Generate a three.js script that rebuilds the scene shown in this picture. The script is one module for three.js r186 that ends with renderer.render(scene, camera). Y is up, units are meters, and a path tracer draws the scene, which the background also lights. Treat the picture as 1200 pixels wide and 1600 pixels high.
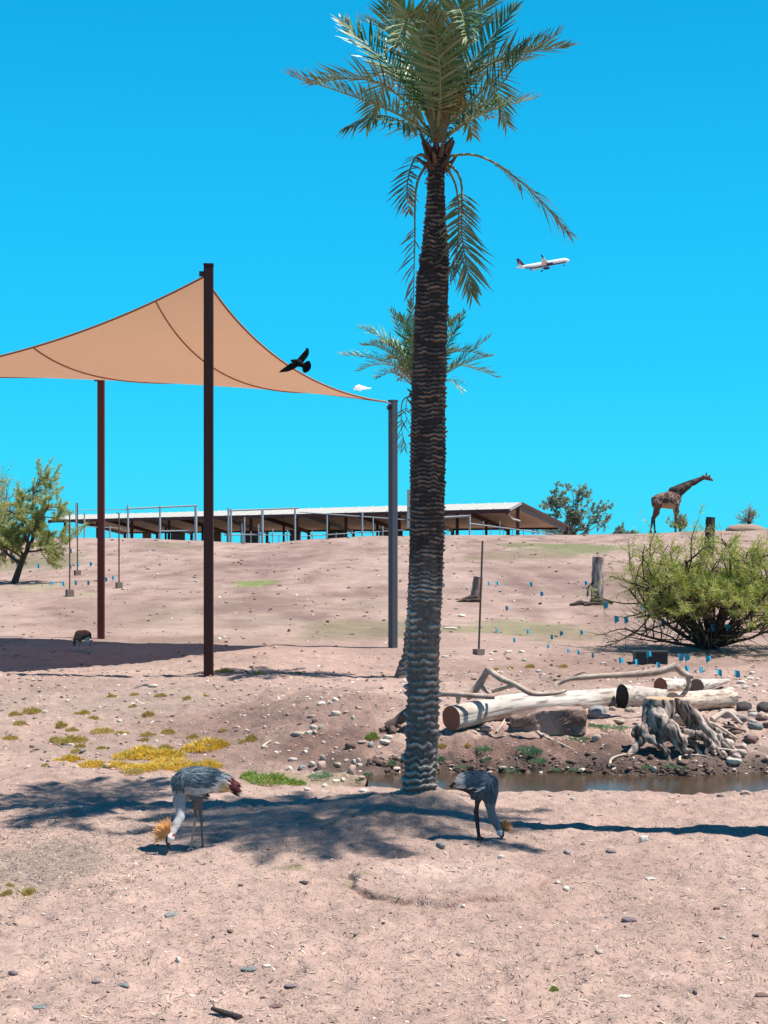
import * as THREE from 'three';
import { mergeGeometries } from 'three/addons/utils/BufferGeometryUtils.js';

// ───────────────────────── camera, sky, sun, exposure ─────────────────────────
const F = 2310, HC = 2.87, HZ = 850;               // focal length in photo pixels, eye height, horizon row
const scene = new THREE.Scene();
const camera = new THREE.PerspectiveCamera(2 * Math.atan(800 / F) * 180 / Math.PI, 0.75, 0.5, 12000);
camera.position.set(0, HC, 0);
camera.lookAt(0, HC, -10);
camera.setViewOffset(1200, 1600, 0, -50, 1200, 1600);   // lens shift keeps the verticals upright
const EXPOSURE = 1.6;
const SUN_EL = 64 * Math.PI / 180, SUN_AZ = 7 * Math.PI / 180;
const sunDir = new THREE.Vector3(Math.cos(SUN_EL) * Math.cos(SUN_AZ), Math.sin(SUN_EL), Math.cos(SUN_EL) * Math.sin(SUN_AZ));
const sun = new THREE.DirectionalLight(new THREE.Color().setRGB(1, 0.955, 0.9), 5);
sun.target.position.set(0, 0, -40); sun.position.copy(sunDir).multiplyScalar(120).add(sun.target.position);
sun.castShadow = true;
Object.assign(sun.shadow.camera, { left: -90, right: 90, top: 90, bottom: -90, near: 1, far: 400 });
sun.shadow.mapSize.set(4096, 4096); sun.shadow.radius = 1;
scene.add(sun, sun.target);
const s2l = c => { c /= 255; return c <= 0.04045 ? c / 12.92 : Math.pow((c + 0.055) / 1.055, 2.4); };
const RGB = (r, g, b) => [s2l(r), s2l(g), s2l(b)];
{
  const W = 2048, H = 1024, d = new Float32Array(W * H * 4);
  const stops = [[-90, 60, 205, 240], [-2, 74, 222, 255], [0, 72, 224, 255], [3, 58, 219, 255], [7, 42, 206, 255], [12, 33, 194, 252], [20, 20, 173, 234], [30, 24, 128, 198], [45, 34, 86, 156], [90, 38, 52, 112]];
  for (let j = 0; j < H; j++) {
    const e = ((j + 0.5) / H - 0.5) * 180;
    let k = 0; while (k < stops.length - 2 && stops[k + 1][0] < e) k++;
    const a = stops[k], b = stops[k + 1], t = Math.min(1, Math.max(0, (e - a[0]) / (b[0] - a[0])));
    const col = [1, 2, 3].map(i => (s2l(a[i]) * (1 - t) + s2l(b[i]) * t) / EXPOSURE);
    for (let i = 0; i < W; i++) {
      const o = (j * W + i) * 4;
      for (let q = 0; q < 3; q++) d[o + q] = col[q];
      d[o + 3] = 1;
    }
  }
  const t = new THREE.DataTexture(d, W, H, THREE.RGBAFormat, THREE.FloatType);
  t.mapping = THREE.EquirectangularReflectionMapping; t.magFilter = t.minFilter = THREE.LinearFilter;
  t.wrapS = THREE.RepeatWrapping; t.needsUpdate = true;
  scene.background = t; scene.environment = t;
}
const renderer = new THREE.WebGLRenderer({ antialias: true });
renderer.setSize(768, 1024);
renderer.toneMapping = THREE.LinearToneMapping;
renderer.toneMappingExposure = EXPOSURE;
renderer.shadowMap.enabled = true;

// ───────────────────────── helpers ─────────────────────────
function mulberry(a) { return () => { a |= 0; a = a + 0x6D2B79F5 | 0; let t = Math.imul(a ^ a >>> 15, 1 | a); t = t + Math.imul(t ^ t >>> 7, 61 | t) ^ t; return ((t ^ t >>> 14) >>> 0) / 4294967296; }; }
const rnd = mulberry(7);
const R = (a, b, r = rnd) => a + (b - a) * r();
const clamp = (v, a = 0, b = 1) => v < a ? a : v > b ? b : v;
const ss = (a, b, v) => { v = clamp((v - a) / (b - a)); return v * v * (3 - 2 * v); };
const lerp = (a, b, t) => a + (b - a) * t;
const mixc = (a, b, t) => [lerp(a[0], b[0], t), lerp(a[1], b[1], t), lerp(a[2], b[2], t)];
const hash3 = (x, y, z) => { let h = Math.imul(x, 374761393) ^ Math.imul(y, 668265263) ^ Math.imul(z, 1274126177); h = Math.imul(h ^ h >>> 13, 1274126177); return ((h ^ h >>> 16) >>> 0) / 4294967296; };
function noise3(x, y, z) {
  const xi = Math.floor(x), yi = Math.floor(y), zi = Math.floor(z); let u = x - xi, v = y - yi, w = z - zi;
  u = u * u * (3 - 2 * u); v = v * v * (3 - 2 * v); w = w * w * (3 - 2 * w);
  const a = lerp(lerp(hash3(xi, yi, zi), hash3(xi + 1, yi, zi), u), lerp(hash3(xi, yi + 1, zi), hash3(xi + 1, yi + 1, zi), u), v);
  const b = lerp(lerp(hash3(xi, yi, zi + 1), hash3(xi + 1, yi, zi + 1), u), lerp(hash3(xi, yi + 1, zi + 1), hash3(xi + 1, yi + 1, zi + 1), u), v);
  return lerp(a, b, w) * 2 - 1;
}
function noise2(x, y) {
  const xi = Math.floor(x), yi = Math.floor(y); let u = x - xi, v = y - yi; u = u * u * (3 - 2 * u); v = v * v * (3 - 2 * v);
  return lerp(lerp(hash3(xi, yi, 5), hash3(xi + 1, yi, 5), u), lerp(hash3(xi, yi + 1, 5), hash3(xi + 1, yi + 1, 5), u), v) * 2 - 1;
}
const fbm2 = (x, y, n = 4) => { let s = 0, a = 0.5; for (let i = 0; i < n; i++) { s += a * noise2(x, y); x = x * 2.03 + 7.1; y = y * 2.03 + 3.7; a *= 0.5; } return s; };
const fbm3 = (x, y, z, n = 3) => { let s = 0, a = 0.5; for (let i = 0; i < n; i++) { s += a * noise3(x, y, z); x = x * 2.03 + 7.1; y = y * 2.03 + 3.7; z = z * 2.03 + 1.3; a *= 0.5; } return s; };
const V = (x, y, z) => new THREE.Vector3(x, y, z);
const P = (px, py, d) => V((px - 600) / F * d, HC - (py - HZ) / F * d, -d);   // a point of the place that lies d metres ahead

const used = {};
function numbered(n) { const k = used[n] = (used[n] ?? -1) + 1; return k ? n + '_' + String(k).padStart(3, '0') : n; }
function tag(o, label, category, group, kind) { o.userData.label = label; if (category) o.userData.category = category; if (group) o.userData.group = group; if (kind) o.userData.kind = kind; return o; }
function shade(o) { o.traverse(m => { if (m.isMesh) { m.castShadow = true; m.receiveShadow = true; } }); return o; }
function thing(name, label, category, pos, group) { const o = new THREE.Group(); o.name = numbered(name); if (pos) o.position.copy(pos); tag(o, label, category, group); scene.add(o); return o; }
function mesh(name, geo, mat, parent) { const m = new THREE.Mesh(geo, mat); m.name = parent && parent !== scene ? name : numbered(name); m.castShadow = m.receiveShadow = true; (parent || scene).add(m); return m; }
function copyOf(o, label, group) { const c = o.clone(); c.name = numbered(o.name.replace(/_\d{3}$/, '')); c.userData = { ...o.userData }; if (label) c.userData.label = label; if (group) c.userData.group = group; scene.add(c); return c; }

class GB {                                           // collects coloured triangles, then becomes one mesh
  constructor() { this.p = []; this.c = []; this.i = []; this.uv = []; }
  get n() { return this.p.length / 3; }
  v(x, y, z, c, u = 0, w = 0) { this.p.push(x, y, z); this.c.push(c[0], c[1], c[2]); this.uv.push(u, w); return this.p.length / 3 - 1; }
  vv(q, c) { return this.v(q.x, q.y, q.z, c); }
  tri(a, b, c) { this.i.push(a, b, c); }
  quad(a, b, c, d) { this.i.push(a, b, c, a, c, d); }
  tube(pts, rad, seg, col, { cap = true, disp } = {}) {
    const n = pts.length; let pu = null; const rings = []; let len = 0;
    for (let k = 0; k < n; k++) {
      const t = pts[Math.min(k + 1, n - 1)].clone().sub(pts[Math.max(k - 1, 0)]).normalize();
      if (!pu) pu = Math.abs(t.y) < 0.9 ? V(0, 1, 0) : V(1, 0, 0);
      const s = t.clone().cross(pu).normalize(), u = s.clone().cross(t).normalize(); pu = u;
      if (k) len += pts[k].distanceTo(pts[k - 1]);
      const ring = [], r0 = typeof rad === 'function' ? rad(k / (n - 1)) : Array.isArray(rad) ? rad[k] : rad;
      for (let j = 0; j < seg; j++) {
        const a = j / seg * Math.PI * 2, ca = Math.cos(a), sa = Math.sin(a), r = r0 * (disp ? disp(k / (n - 1), a, pts[k]) : 1);
        const x = pts[k].x + (s.x * ca + u.x * sa) * r, y = pts[k].y + (s.y * ca + u.y * sa) * r, z = pts[k].z + (s.z * ca + u.z * sa) * r;
        ring.push(this.v(x, y, z, typeof col === 'function' ? col(k / (n - 1), a, x, y, z) : col, j / seg * r0 * 6.28, len));
      }
      rings.push(ring);
    }
    for (let k = 0; k < n - 1; k++) for (let j = 0; j < seg; j++) { const a = rings[k], b = rings[k + 1], j2 = (j + 1) % seg; this.quad(a[j], a[j2], b[j2], b[j]); }
    if (cap) for (const k of [0, n - 1]) {
      const c0 = typeof col === 'function' ? col(k / (n - 1), -1, pts[k].x, pts[k].y, pts[k].z) : col;
      const c = this.vv(pts[k], c0), rr = rings[k].map(i => this.v(this.p[i * 3], this.p[i * 3 + 1], this.p[i * 3 + 2], c0));
      for (let j = 0; j < seg; j++) k ? this.tri(c, rr[j], rr[(j + 1) % seg]) : this.tri(c, rr[(j + 1) % seg], rr[j]);
    }
    return this;
  }
  bar(a, b, w, h, col, up = V(0, 1, 0)) {            // square-section bar from a to b
    const t = b.clone().sub(a).normalize(); if (Math.abs(t.dot(up)) > 0.95) up = V(0, 0, 1);
    const s = t.clone().cross(up).normalize().multiplyScalar(w / 2), u = s.clone().normalize().cross(t).multiplyScalar(h / 2);
    const q = [a, b].map(o => [[-1, -1], [1, -1], [1, 1], [-1, 1]].map(([i, j]) => o.clone().addScaledVector(s, i).addScaledVector(u, j)));
    const face = (...f) => { const k = f.map(o => this.vv(o, col)); this.quad(...k); };
    for (let j = 0; j < 4; j++) face(q[0][j], q[0][(j + 1) % 4], q[1][(j + 1) % 4], q[1][j]);
    face(q[0][3], q[0][2], q[0][1], q[0][0]); face(...q[1]); return this;
  }
  slab(A, B, C, D, th, col) {                        // quad with thickness, downwards
    const n = B.clone().sub(A).cross(D.clone().sub(A)).normalize(); if (n.y < 0) n.negate();
    const q = [[A, B, C, D], [A, B, C, D].map(o => o.clone().addScaledVector(n, -th))];
    const face = (...f) => this.quad(...f.map(o => this.vv(o, col)));
    face(...q[0]); face(q[1][3], q[1][2], q[1][1], q[1][0]);
    for (let j = 0; j < 4; j++) face(q[0][j], q[1][j], q[1][(j + 1) % 4], q[0][(j + 1) % 4]); return this;
  }
  blade(p, dir, nrm, len, w, col, bend = 0) {        // leaf-shaped blade with a mid-line bend
    const s = V(dir.y * nrm.z - dir.z * nrm.y, dir.z * nrm.x - dir.x * nrm.z, dir.x * nrm.y - dir.y * nrm.x); const sl = s.length() || 1; s.multiplyScalar(w / 2 / sl);
    const m = V(p.x + dir.x * len * 0.45, p.y + dir.y * len * 0.45, p.z + dir.z * len * 0.45), e = V(p.x + dir.x * len, p.y + dir.y * len - bend, p.z + dir.z * len);
    const a = this.vv(p, col), b = this.v(m.x + s.x, m.y + s.y, m.z + s.z, col), c = this.v(m.x - s.x, m.y - s.y, m.z - s.z, col), d = this.vv(e, col);
    this.i.push(a, b, c, b, d, c); return this;
  }
  geo() {
    const g = new THREE.BufferGeometry();
    g.setAttribute('position', new THREE.BufferAttribute(new Float32Array(this.p), 3));
    g.setAttribute('color', new THREE.BufferAttribute(new Float32Array(this.c), 3));
    g.setAttribute('uv', new THREE.BufferAttribute(new Float32Array(this.uv), 2));
    g.setIndex(new THREE.BufferAttribute(new Uint32Array(this.i), 1)); g.computeVertexNormals(); return g;
  }
  build(name, mat, parent) { return mesh(name, this.geo(), mat, parent); }
}
const curve = (pts, n) => new THREE.CatmullRomCurve3(pts).getPoints(n);

// signed-distance bodies meshed with surface nets
function capSDF(list) {                              // [ax,ay,az,ra, bx,by,bz,rb, k]
  return (x, y, z) => {
    let d = 1e9;
    for (const c of list) {
      const bx = c[4] - c[0], by = c[5] - c[1], bz = c[6] - c[2], px = x - c[0], py = y - c[1], pz = z - c[2];
      const bb = bx * bx + by * by + bz * bz; let t = bb > 1e-12 ? (px * bx + py * by + pz * bz) / bb : 0; t = t < 0 ? 0 : t > 1 ? 1 : t;
      const e = Math.hypot(px - bx * t, py - by * t, pz - bz * t) - (c[3] + (c[7] - c[3]) * t), k = c[8];
      const h = Math.max(k - Math.abs(d - e), 0) / k; d = Math.min(d, e) - h * h * k * 0.25;
    }
    return d;
  };
}
function capBounds(list, pad) { const lo = [1e9, 1e9, 1e9], hi = [-1e9, -1e9, -1e9]; for (const c of list) for (const o of [0, 4]) for (let q = 0; q < 3; q++) { lo[q] = Math.min(lo[q], c[o + q] - c[o + 3] - pad); hi[q] = Math.max(hi[q], c[o + q] + c[o + 3] + pad); } return [lo, hi]; }
function surfaceNets(f, [lo, hi], cell, colour) {
  const nx = Math.ceil((hi[0] - lo[0]) / cell) + 1, ny = Math.ceil((hi[1] - lo[1]) / cell) + 1, nz = Math.ceil((hi[2] - lo[2]) / cell) + 1;
  const g = new Float32Array(nx * ny * nz), id = (i, j, k) => (k * ny + j) * nx + i;
  // coarse skip: evaluate every 4th node first
  for (let k = 0; k < nz; k++) for (let j = 0; j < ny; j++) for (let i = 0; i < nx;) {
    const d = f(lo[0] + i * cell, lo[1] + j * cell, lo[2] + k * cell); g[id(i, j, k)] = d;
    let skip = Math.max(1, Math.floor(Math.abs(d) / cell * 0.7)); for (let q = 1; q < skip && i + q < nx; q++) g[id(i + q, j, k)] = d;
    i += skip;
  }
  const vid = new Int32Array(nx * ny * nz).fill(-1), pos = [], col = [], idx = [];
  const co = [[0, 0, 0], [1, 0, 0], [0, 1, 0], [1, 1, 0], [0, 0, 1], [1, 0, 1], [0, 1, 1], [1, 1, 1]], ed = [[0, 1], [2, 3], [4, 5], [6, 7], [0, 2], [1, 3], [4, 6], [5, 7], [0, 4], [1, 5], [2, 6], [3, 7]];
  for (let k = 0; k < nz - 1; k++) for (let j = 0; j < ny - 1; j++) for (let i = 0; i < nx - 1; i++) {
    let mask = 0; const val = co.map(([a, b, c], q) => { const d = g[id(i + a, j + b, k + c)]; if (d < 0) mask |= 1 << q; return d; });
    if (mask === 0 || mask === 255) continue;
    let sx = 0, sy = 0, sz = 0, n = 0;
    for (const [a, b] of ed) { const da = val[a], db = val[b]; if ((da < 0) === (db < 0)) continue; const t = da / (da - db); sx += lerp(co[a][0], co[b][0], t); sy += lerp(co[a][1], co[b][1], t); sz += lerp(co[a][2], co[b][2], t); n++; }
    vid[id(i, j, k)] = pos.length / 3; const x = lo[0] + (i + sx / n) * cell, y = lo[1] + (j + sy / n) * cell, z = lo[2] + (k + sz / n) * cell; pos.push(x, y, z); col.push(...colour(x, y, z));
  }
  const q = (a, b, c, d, fl) => { if (a < 0 || b < 0 || c < 0 || d < 0) return; fl ? idx.push(a, b, c, a, c, d) : idx.push(a, c, b, a, d, c); };
  for (let k = 1; k < nz - 1; k++) for (let j = 1; j < ny - 1; j++) for (let i = 1; i < nx - 1; i++) {
    const s = g[id(i, j, k)] < 0;
    if (s !== g[id(i + 1, j, k)] < 0) q(vid[id(i, j - 1, k - 1)], vid[id(i, j, k - 1)], vid[id(i, j, k)], vid[id(i, j - 1, k)], s);
    if (s !== g[id(i, j + 1, k)] < 0) q(vid[id(i - 1, j, k - 1)], vid[id(i - 1, j, k)], vid[id(i, j, k)], vid[id(i, j, k - 1)], s);
    if (s !== g[id(i, j, k + 1)] < 0) q(vid[id(i - 1, j - 1, k)], vid[id(i, j - 1, k)], vid[id(i, j, k)], vid[id(i - 1, j, k)], s);
  }
  const o = new THREE.BufferGeometry(); o.setAttribute('position', new THREE.Float32BufferAttribute(pos, 3)); o.setAttribute('color', new THREE.Float32BufferAttribute(col, 3)); o.setIndex(idx); o.computeVertexNormals(); return o;
}
// chain(points [x,y,z,r] ..., k) -> capsules
const chain = (k, ...p) => p.slice(1).map((b, i) => [...p[i], ...b, k]);

// ───────────────────────── textures and materials ─────────────────────────
function dataTex(size, fn, srgb, rep) {
  const d = new Uint8Array(size * size * 4); fn(d, size);
  const t = new THREE.DataTexture(d, size, size, THREE.RGBAFormat, THREE.UnsignedByteType);
  t.wrapS = t.wrapT = THREE.RepeatWrapping; t.magFilter = THREE.LinearFilter; t.minFilter = THREE.LinearMipmapLinearFilter; t.generateMipmaps = true; if (srgb) t.colorSpace = THREE.SRGBColorSpace;
  if (rep) t.repeat.set(rep, rep); t.needsUpdate = true; return t;
}
function tileNoise(x, y, per, seed) {                // value noise that tiles with the period
  const xi = Math.floor(x), yi = Math.floor(y); let u = x - xi, v = y - yi; u = u * u * (3 - 2 * u); v = v * v * (3 - 2 * v);
  const w = a => ((a % per) + per) % per;
  return lerp(lerp(hash3(w(xi), w(yi), seed), hash3(w(xi + 1), w(yi), seed), u), lerp(hash3(w(xi), w(yi + 1), seed), hash3(w(xi + 1), w(yi + 1), seed), u), v) * 2 - 1;
}
const GT = 2048, GTM = 5;                            // ground tile: pixels, metres
const hgt = new Float32Array(GT * GT), tone = new Float32Array(GT * GT);
{
  for (let j = 0; j < GT; j++) for (let i = 0; i < GT; i++) {
    let a = 0, b = 0;
    for (const [p, w] of [[24, 0.16], [60, 0.2], [150, 0.25], [400, 0.3], [900, 0.22]]) { const q = tileNoise(i / GT * p, j / GT * p, p, p); a += q * w; b += tileNoise(i / GT * p, j / GT * p, p, p + 77) * w; }
    hgt[j * GT + i] = a; tone[j * GT + i] = b * 0.55 + a * 0.35;
  }
  const r = mulberry(11);
  for (let k = 0; k < 15000; k++) {                   // straw, bark crumbs and pebbles trodden into the dirt
    const x = r() * GT, y = r() * GT, an = r() * 6.28, L = 3 + r() * r() * 26, w = 0.7 + r() * 1.2, dk = r() < 0.5 ? -R(0.25, 0.85, r) : R(0.25, 0.8, r), cv = R(-0.03, 0.03, r);
    for (let s = 0; s < L; s += 0.6) for (let q = -w; q <= w; q += 0.7) {
      const aa = an + cv * s, X = (Math.round(x + Math.cos(aa) * s - Math.sin(aa) * q) % GT + GT) % GT, Y = (Math.round(y + Math.sin(aa) * s + Math.cos(aa) * q) % GT + GT) % GT;
      tone[Y * GT + X] = lerp(tone[Y * GT + X], dk, 0.7); hgt[Y * GT + X] += 0.16;
    }
  }
  for (let k = 0; k < 9000; k++) {
    const x = r() * GT, y = r() * GT, rr = 1 + r() * r() * 6, dk = R(-0.6, 0.6, r);
    for (let a = -rr; a <= rr; a++) for (let b = -rr; b <= rr; b++) { const q = Math.hypot(a, b) / rr; if (q > 1) continue; const X = (Math.round(x + a) % GT + GT) % GT, Y = (Math.round(y + b) % GT + GT) % GT; hgt[Y * GT + X] += 0.5 * Math.sqrt(1 - q * q); tone[Y * GT + X] = lerp(tone[Y * GT + X], dk, 0.6); }
  }
}
const groundMap = dataTex(GT, d => { for (let i = 0; i < GT * GT; i++) { const t = clamp(tone[i], -0.9, 0.8), m = 0.8 * (1 + t * 0.42); d[i * 4] = 255 * clamp(Math.pow(m, 1 / 2.2)); d[i * 4 + 1] = 255 * clamp(Math.pow(m * (1 - 0.02 * t), 1 / 2.2)); d[i * 4 + 2] = 255 * clamp(Math.pow(m * (1 - 0.04 * t), 1 / 2.2)); d[i * 4 + 3] = 255; } }, true);
const groundBump = dataTex(GT, d => { for (let i = 0; i < GT * GT; i++) { const m = 255 * clamp(0.4 + hgt[i] * 0.35); d[i * 4] = d[i * 4 + 1] = d[i * 4 + 2] = m; d[i * 4 + 3] = 255; } }, false);
const grain = dataTex(512, (d, n) => { for (let j = 0; j < n; j++) for (let i = 0; i < n; i++) { let a = 0; for (const [px, py, w] of [[8, 8, 0.3], [64, 64, 0.3], [160, 160, 0.35]]) a += tileNoise(i / n * px, j / n * py, px, px) * w; const m = 255 * clamp(0.55 + a * 0.45), o = (j * n + i) * 4; d[o] = d[o + 1] = d[o + 2] = m; d[o + 3] = 255; } }, false);
const std = o => new THREE.MeshStandardMaterial({ roughness: 0.9, ...o });
const M = {
  ground: std({ vertexColors: true, map: groundMap, bumpMap: groundBump, bumpScale: 0.03, roughness: 0.96 }),
  bark: std({ vertexColors: true, roughness: 0.95, bumpMap: grain, bumpScale: 0.006 }),
  wood: std({ vertexColors: true, roughness: 0.9, bumpMap: grain, bumpScale: 0.011 }),
  stone: std({ vertexColors: true, roughness: 0.88, side: THREE.FrontSide }),
  leaf: new THREE.MeshPhysicalMaterial({ vertexColors: true, roughness: 0.75, transmission: 0.6, thickness: 0, side: THREE.DoubleSide }),
  frond: new THREE.MeshPhysicalMaterial({ vertexColors: true, roughness: 0.38, transmission: 0.14, thickness: 0, side: THREE.DoubleSide }),
  dry: std({ vertexColors: true, roughness: 0.9, side: THREE.DoubleSide }),
  steel: std({ color: new THREE.Color().setRGB(0.035, 0.012, 0.010), roughness: 0.38, metalness: 0.0 }),
  steelBlue: std({ color: new THREE.Color().setRGB(0.03, 0.03, 0.035), roughness: 0.3 }),
  galv: std({ color: new THREE.Color().setRGB(0.33, 0.36, 0.39), roughness: 0.55, metalness: 0.35 }),
  vc: std({ vertexColors: true, roughness: 0.8 }),
  feather: std({ vertexColors: true, roughness: 0.75, side: THREE.DoubleSide }),
  sail: new THREE.MeshPhysicalMaterial({ color: new THREE.Color().setRGB(0.64, 0.355, 0.205), roughness: 0.95, bumpMap: grain, bumpScale: 0.005, transmission: 0.46, thickness: 0, side: THREE.DoubleSide }),
  seam: std({ color: new THREE.Color().setRGB(0.30, 0.12, 0.055), roughness: 0.9 }),
  black: new THREE.MeshPhysicalMaterial({ vertexColors: true, roughness: 0.7, specularIntensity: 0.15, side: THREE.DoubleSide }),
  water: new THREE.MeshPhysicalMaterial({ color: new THREE.Color().setRGB(0.06, 0.04, 0.026), roughness: 0.08, ior: 1.4, bumpMap: grain, bumpScale: 0.0012 }),
};

// ───────────────────────── the land ─────────────────────────
function table(rows) {                               // smooth interpolation of [d, h]
  const n = rows.length, m = rows.map((r, i) => { const a = rows[Math.max(0, i - 1)], b = rows[Math.min(n - 1, i + 1)]; return (b[1] - a[1]) / (b[0] - a[0] || 1); });
  return d => { if (d <= rows[0][0]) return rows[0][1]; if (d >= rows[n - 1][0]) return rows[n - 1][1]; let i = 0; while (rows[i + 1][0] < d) i++; const [x0, y0] = rows[i], [x1, y1] = rows[i + 1], w = x1 - x0, t = (d - x0) / w, t2 = t * t, t3 = t2 * t; return y0 * (2 * t3 - 3 * t2 + 1) + m[i] * w * (t3 - 2 * t2 + t) + y1 * (3 * t2 - 2 * t3) + m[i + 1] * w * (t3 - t2); };
}
const profRight = table([[-60, 0], [5, 0], [16.8, 0], [17.4, -0.03], [19.1, 0.03], [19.7, 0.14], [20.4, 0.24], [21.2, 0.33], [22.5, 0.36], [24, 0.34], [29, 0.28], [35.2, 0.4], [38, 0.45], [42, 0.57], [50, 0.9], [60, 1.36], [70, 1.86], [80, 2.42], [90, 2.98], [96, 3.28], [99, 3.34], [104, 3.25], [115, 2.6], [128, 1.9], [160, 1.2], [250, -1], [400, -4], [1000, -10], [6000, -30]]);
const profLeft = table([[-60, 0], [5, 0], [17.2, 0], [19.5, 0.0], [22, 0.05], [25, 0.15], [29, 0.28], [35.2, 0.4], [38, 0.45], [42, 0.57], [50, 0.9], [60, 1.36], [70, 1.86], [80, 2.42], [90, 2.98], [96, 3.28], [99, 3.34], [104, 3.25], [115, 2.6], [128, 1.9], [160, 1.2], [250, -1], [400, -4], [1000, -10], [6000, -30]]);
const WATER = -0.1;
const crestOff = px => { const t = [[-900, -0.2], [0, -0.35], [100, -0.1], [200, -0.1], [300, -0.25], [400, -0.42], [500, -0.12], [600, 0.02], [700, 0.1], [900, 0.13], [1000, 0.2], [1120, 0.42], [1250, 0.6], [2200, 0.7]]; let i = 0; if (px <= -900) return -0.2; if (px >= 2200) return 0.7; while (t[i + 1][0] < px) i++; return lerp(t[i][1], t[i + 1][1], ss(0, 1, (px - t[i][0]) / (t[i + 1][0] - t[i][0]))); };
const chMask = (x, d) => { const dc = 18.35 + 0.12 * Math.sin(x * 1.1 + 0.6) + 0.06 * Math.sin(x * 3.1), hw = 0.72 * ss(-0.9, 0.5, x) + 0.06 * noise2(x * 2.3, d * 2); return ss(hw + 0.3, hw - 0.12, Math.abs(d - dc)) * ss(-0.75, -0.1, x); };
function height(x, z) {
  const d = -z;
  let h = lerp(profLeft(d), profRight(d), ss(-2.6, -0.6, x));
  if (d > 40 && d < 130) { const far = ss(45, 97, d) * ss(130, 100, d); h += crestOff(600 + x / Math.max(d, 1) * F * (97 / 97)) * far; }
  const near = ss(130, 80, d);
  h += 0.07 * near * fbm2(x * 0.35 + 3, z * 0.35, 3) * ss(4, 24, d) + 0.16 * ss(44, 60, d) * near * fbm2(x * 0.12, z * 0.12, 3);
  if (d < 60) h += 0.028 * fbm2(x * 1.6 + 9, z * 1.6, 3) + (d < 34 ? 0.022 * noise2(x * 6.5, z * 6.5) + 0.011 * noise2(x * 15, z * 15) : 0);
  // reddish scar of the bank left of the palm
  if (d > 18 && d < 27) { const s = ss(-2.9, -1.6, x) * ss(0.9, -0.1, x); h += s * (0.10 * ss(21.3, 22.6, d) - 0.04 * ss(17.8, 19.2, d) * ss(21.8, 20.5, d)) + s * 0.05 * fbm2(x * 3, z * 3, 3); const b = ss(-0.6, 0.4, x) * ss(19.0, 19.7, d) * ss(22, 20.8, d); h += b * 0.14 * fbm2(x * 2.6 + 5, z * 2.6, 4); }
  h -= chMask(x, d) * 0.2;
  if (d > 13 && d < 18) { const r2 = ((x - 0.4) / (x < 0.4 ? 1.05 : 0.48)) ** 2 + ((d - 16.0) / (d < 16.0 ? 0.95 : 0.6)) ** 2; h += 0.22 * Math.exp(-Math.pow(r2, 1.1) * 0.8) * (1 + 0.35 * noise2(x * 2.2, d * 2.2)); }
  if (d > 10 && d < 14.5) { const q = Math.hypot((x - 0.55) / 0.83, (d - 12.55) / 0.85) + 0.07 * noise2(x * 4, d * 4); h += 0.05 * ss(1.03, 0.97, q) * ss(-0.3, 1.05, q); }
  return h;
}
function G(px, py) {                                 // where the sight line through a photo pixel meets the land
  const k = (py - HZ) / F, hx = (px - 600) / F; const g = d => HC - k * d - height(hx * d, -d);
  let d = 7, pd = 7; while (d < 112 && g(d) > 0) { pd = d; d *= 1.004; }
  for (let i = 0; i < 24; i++) { const m = (pd + d) / 2; g(m) > 0 ? pd = m : d = m; }
  return V(hx * d, height(hx * d, -d), -d);
}
const onGround = (x, z) => V(x, height(x, z), z);

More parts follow.
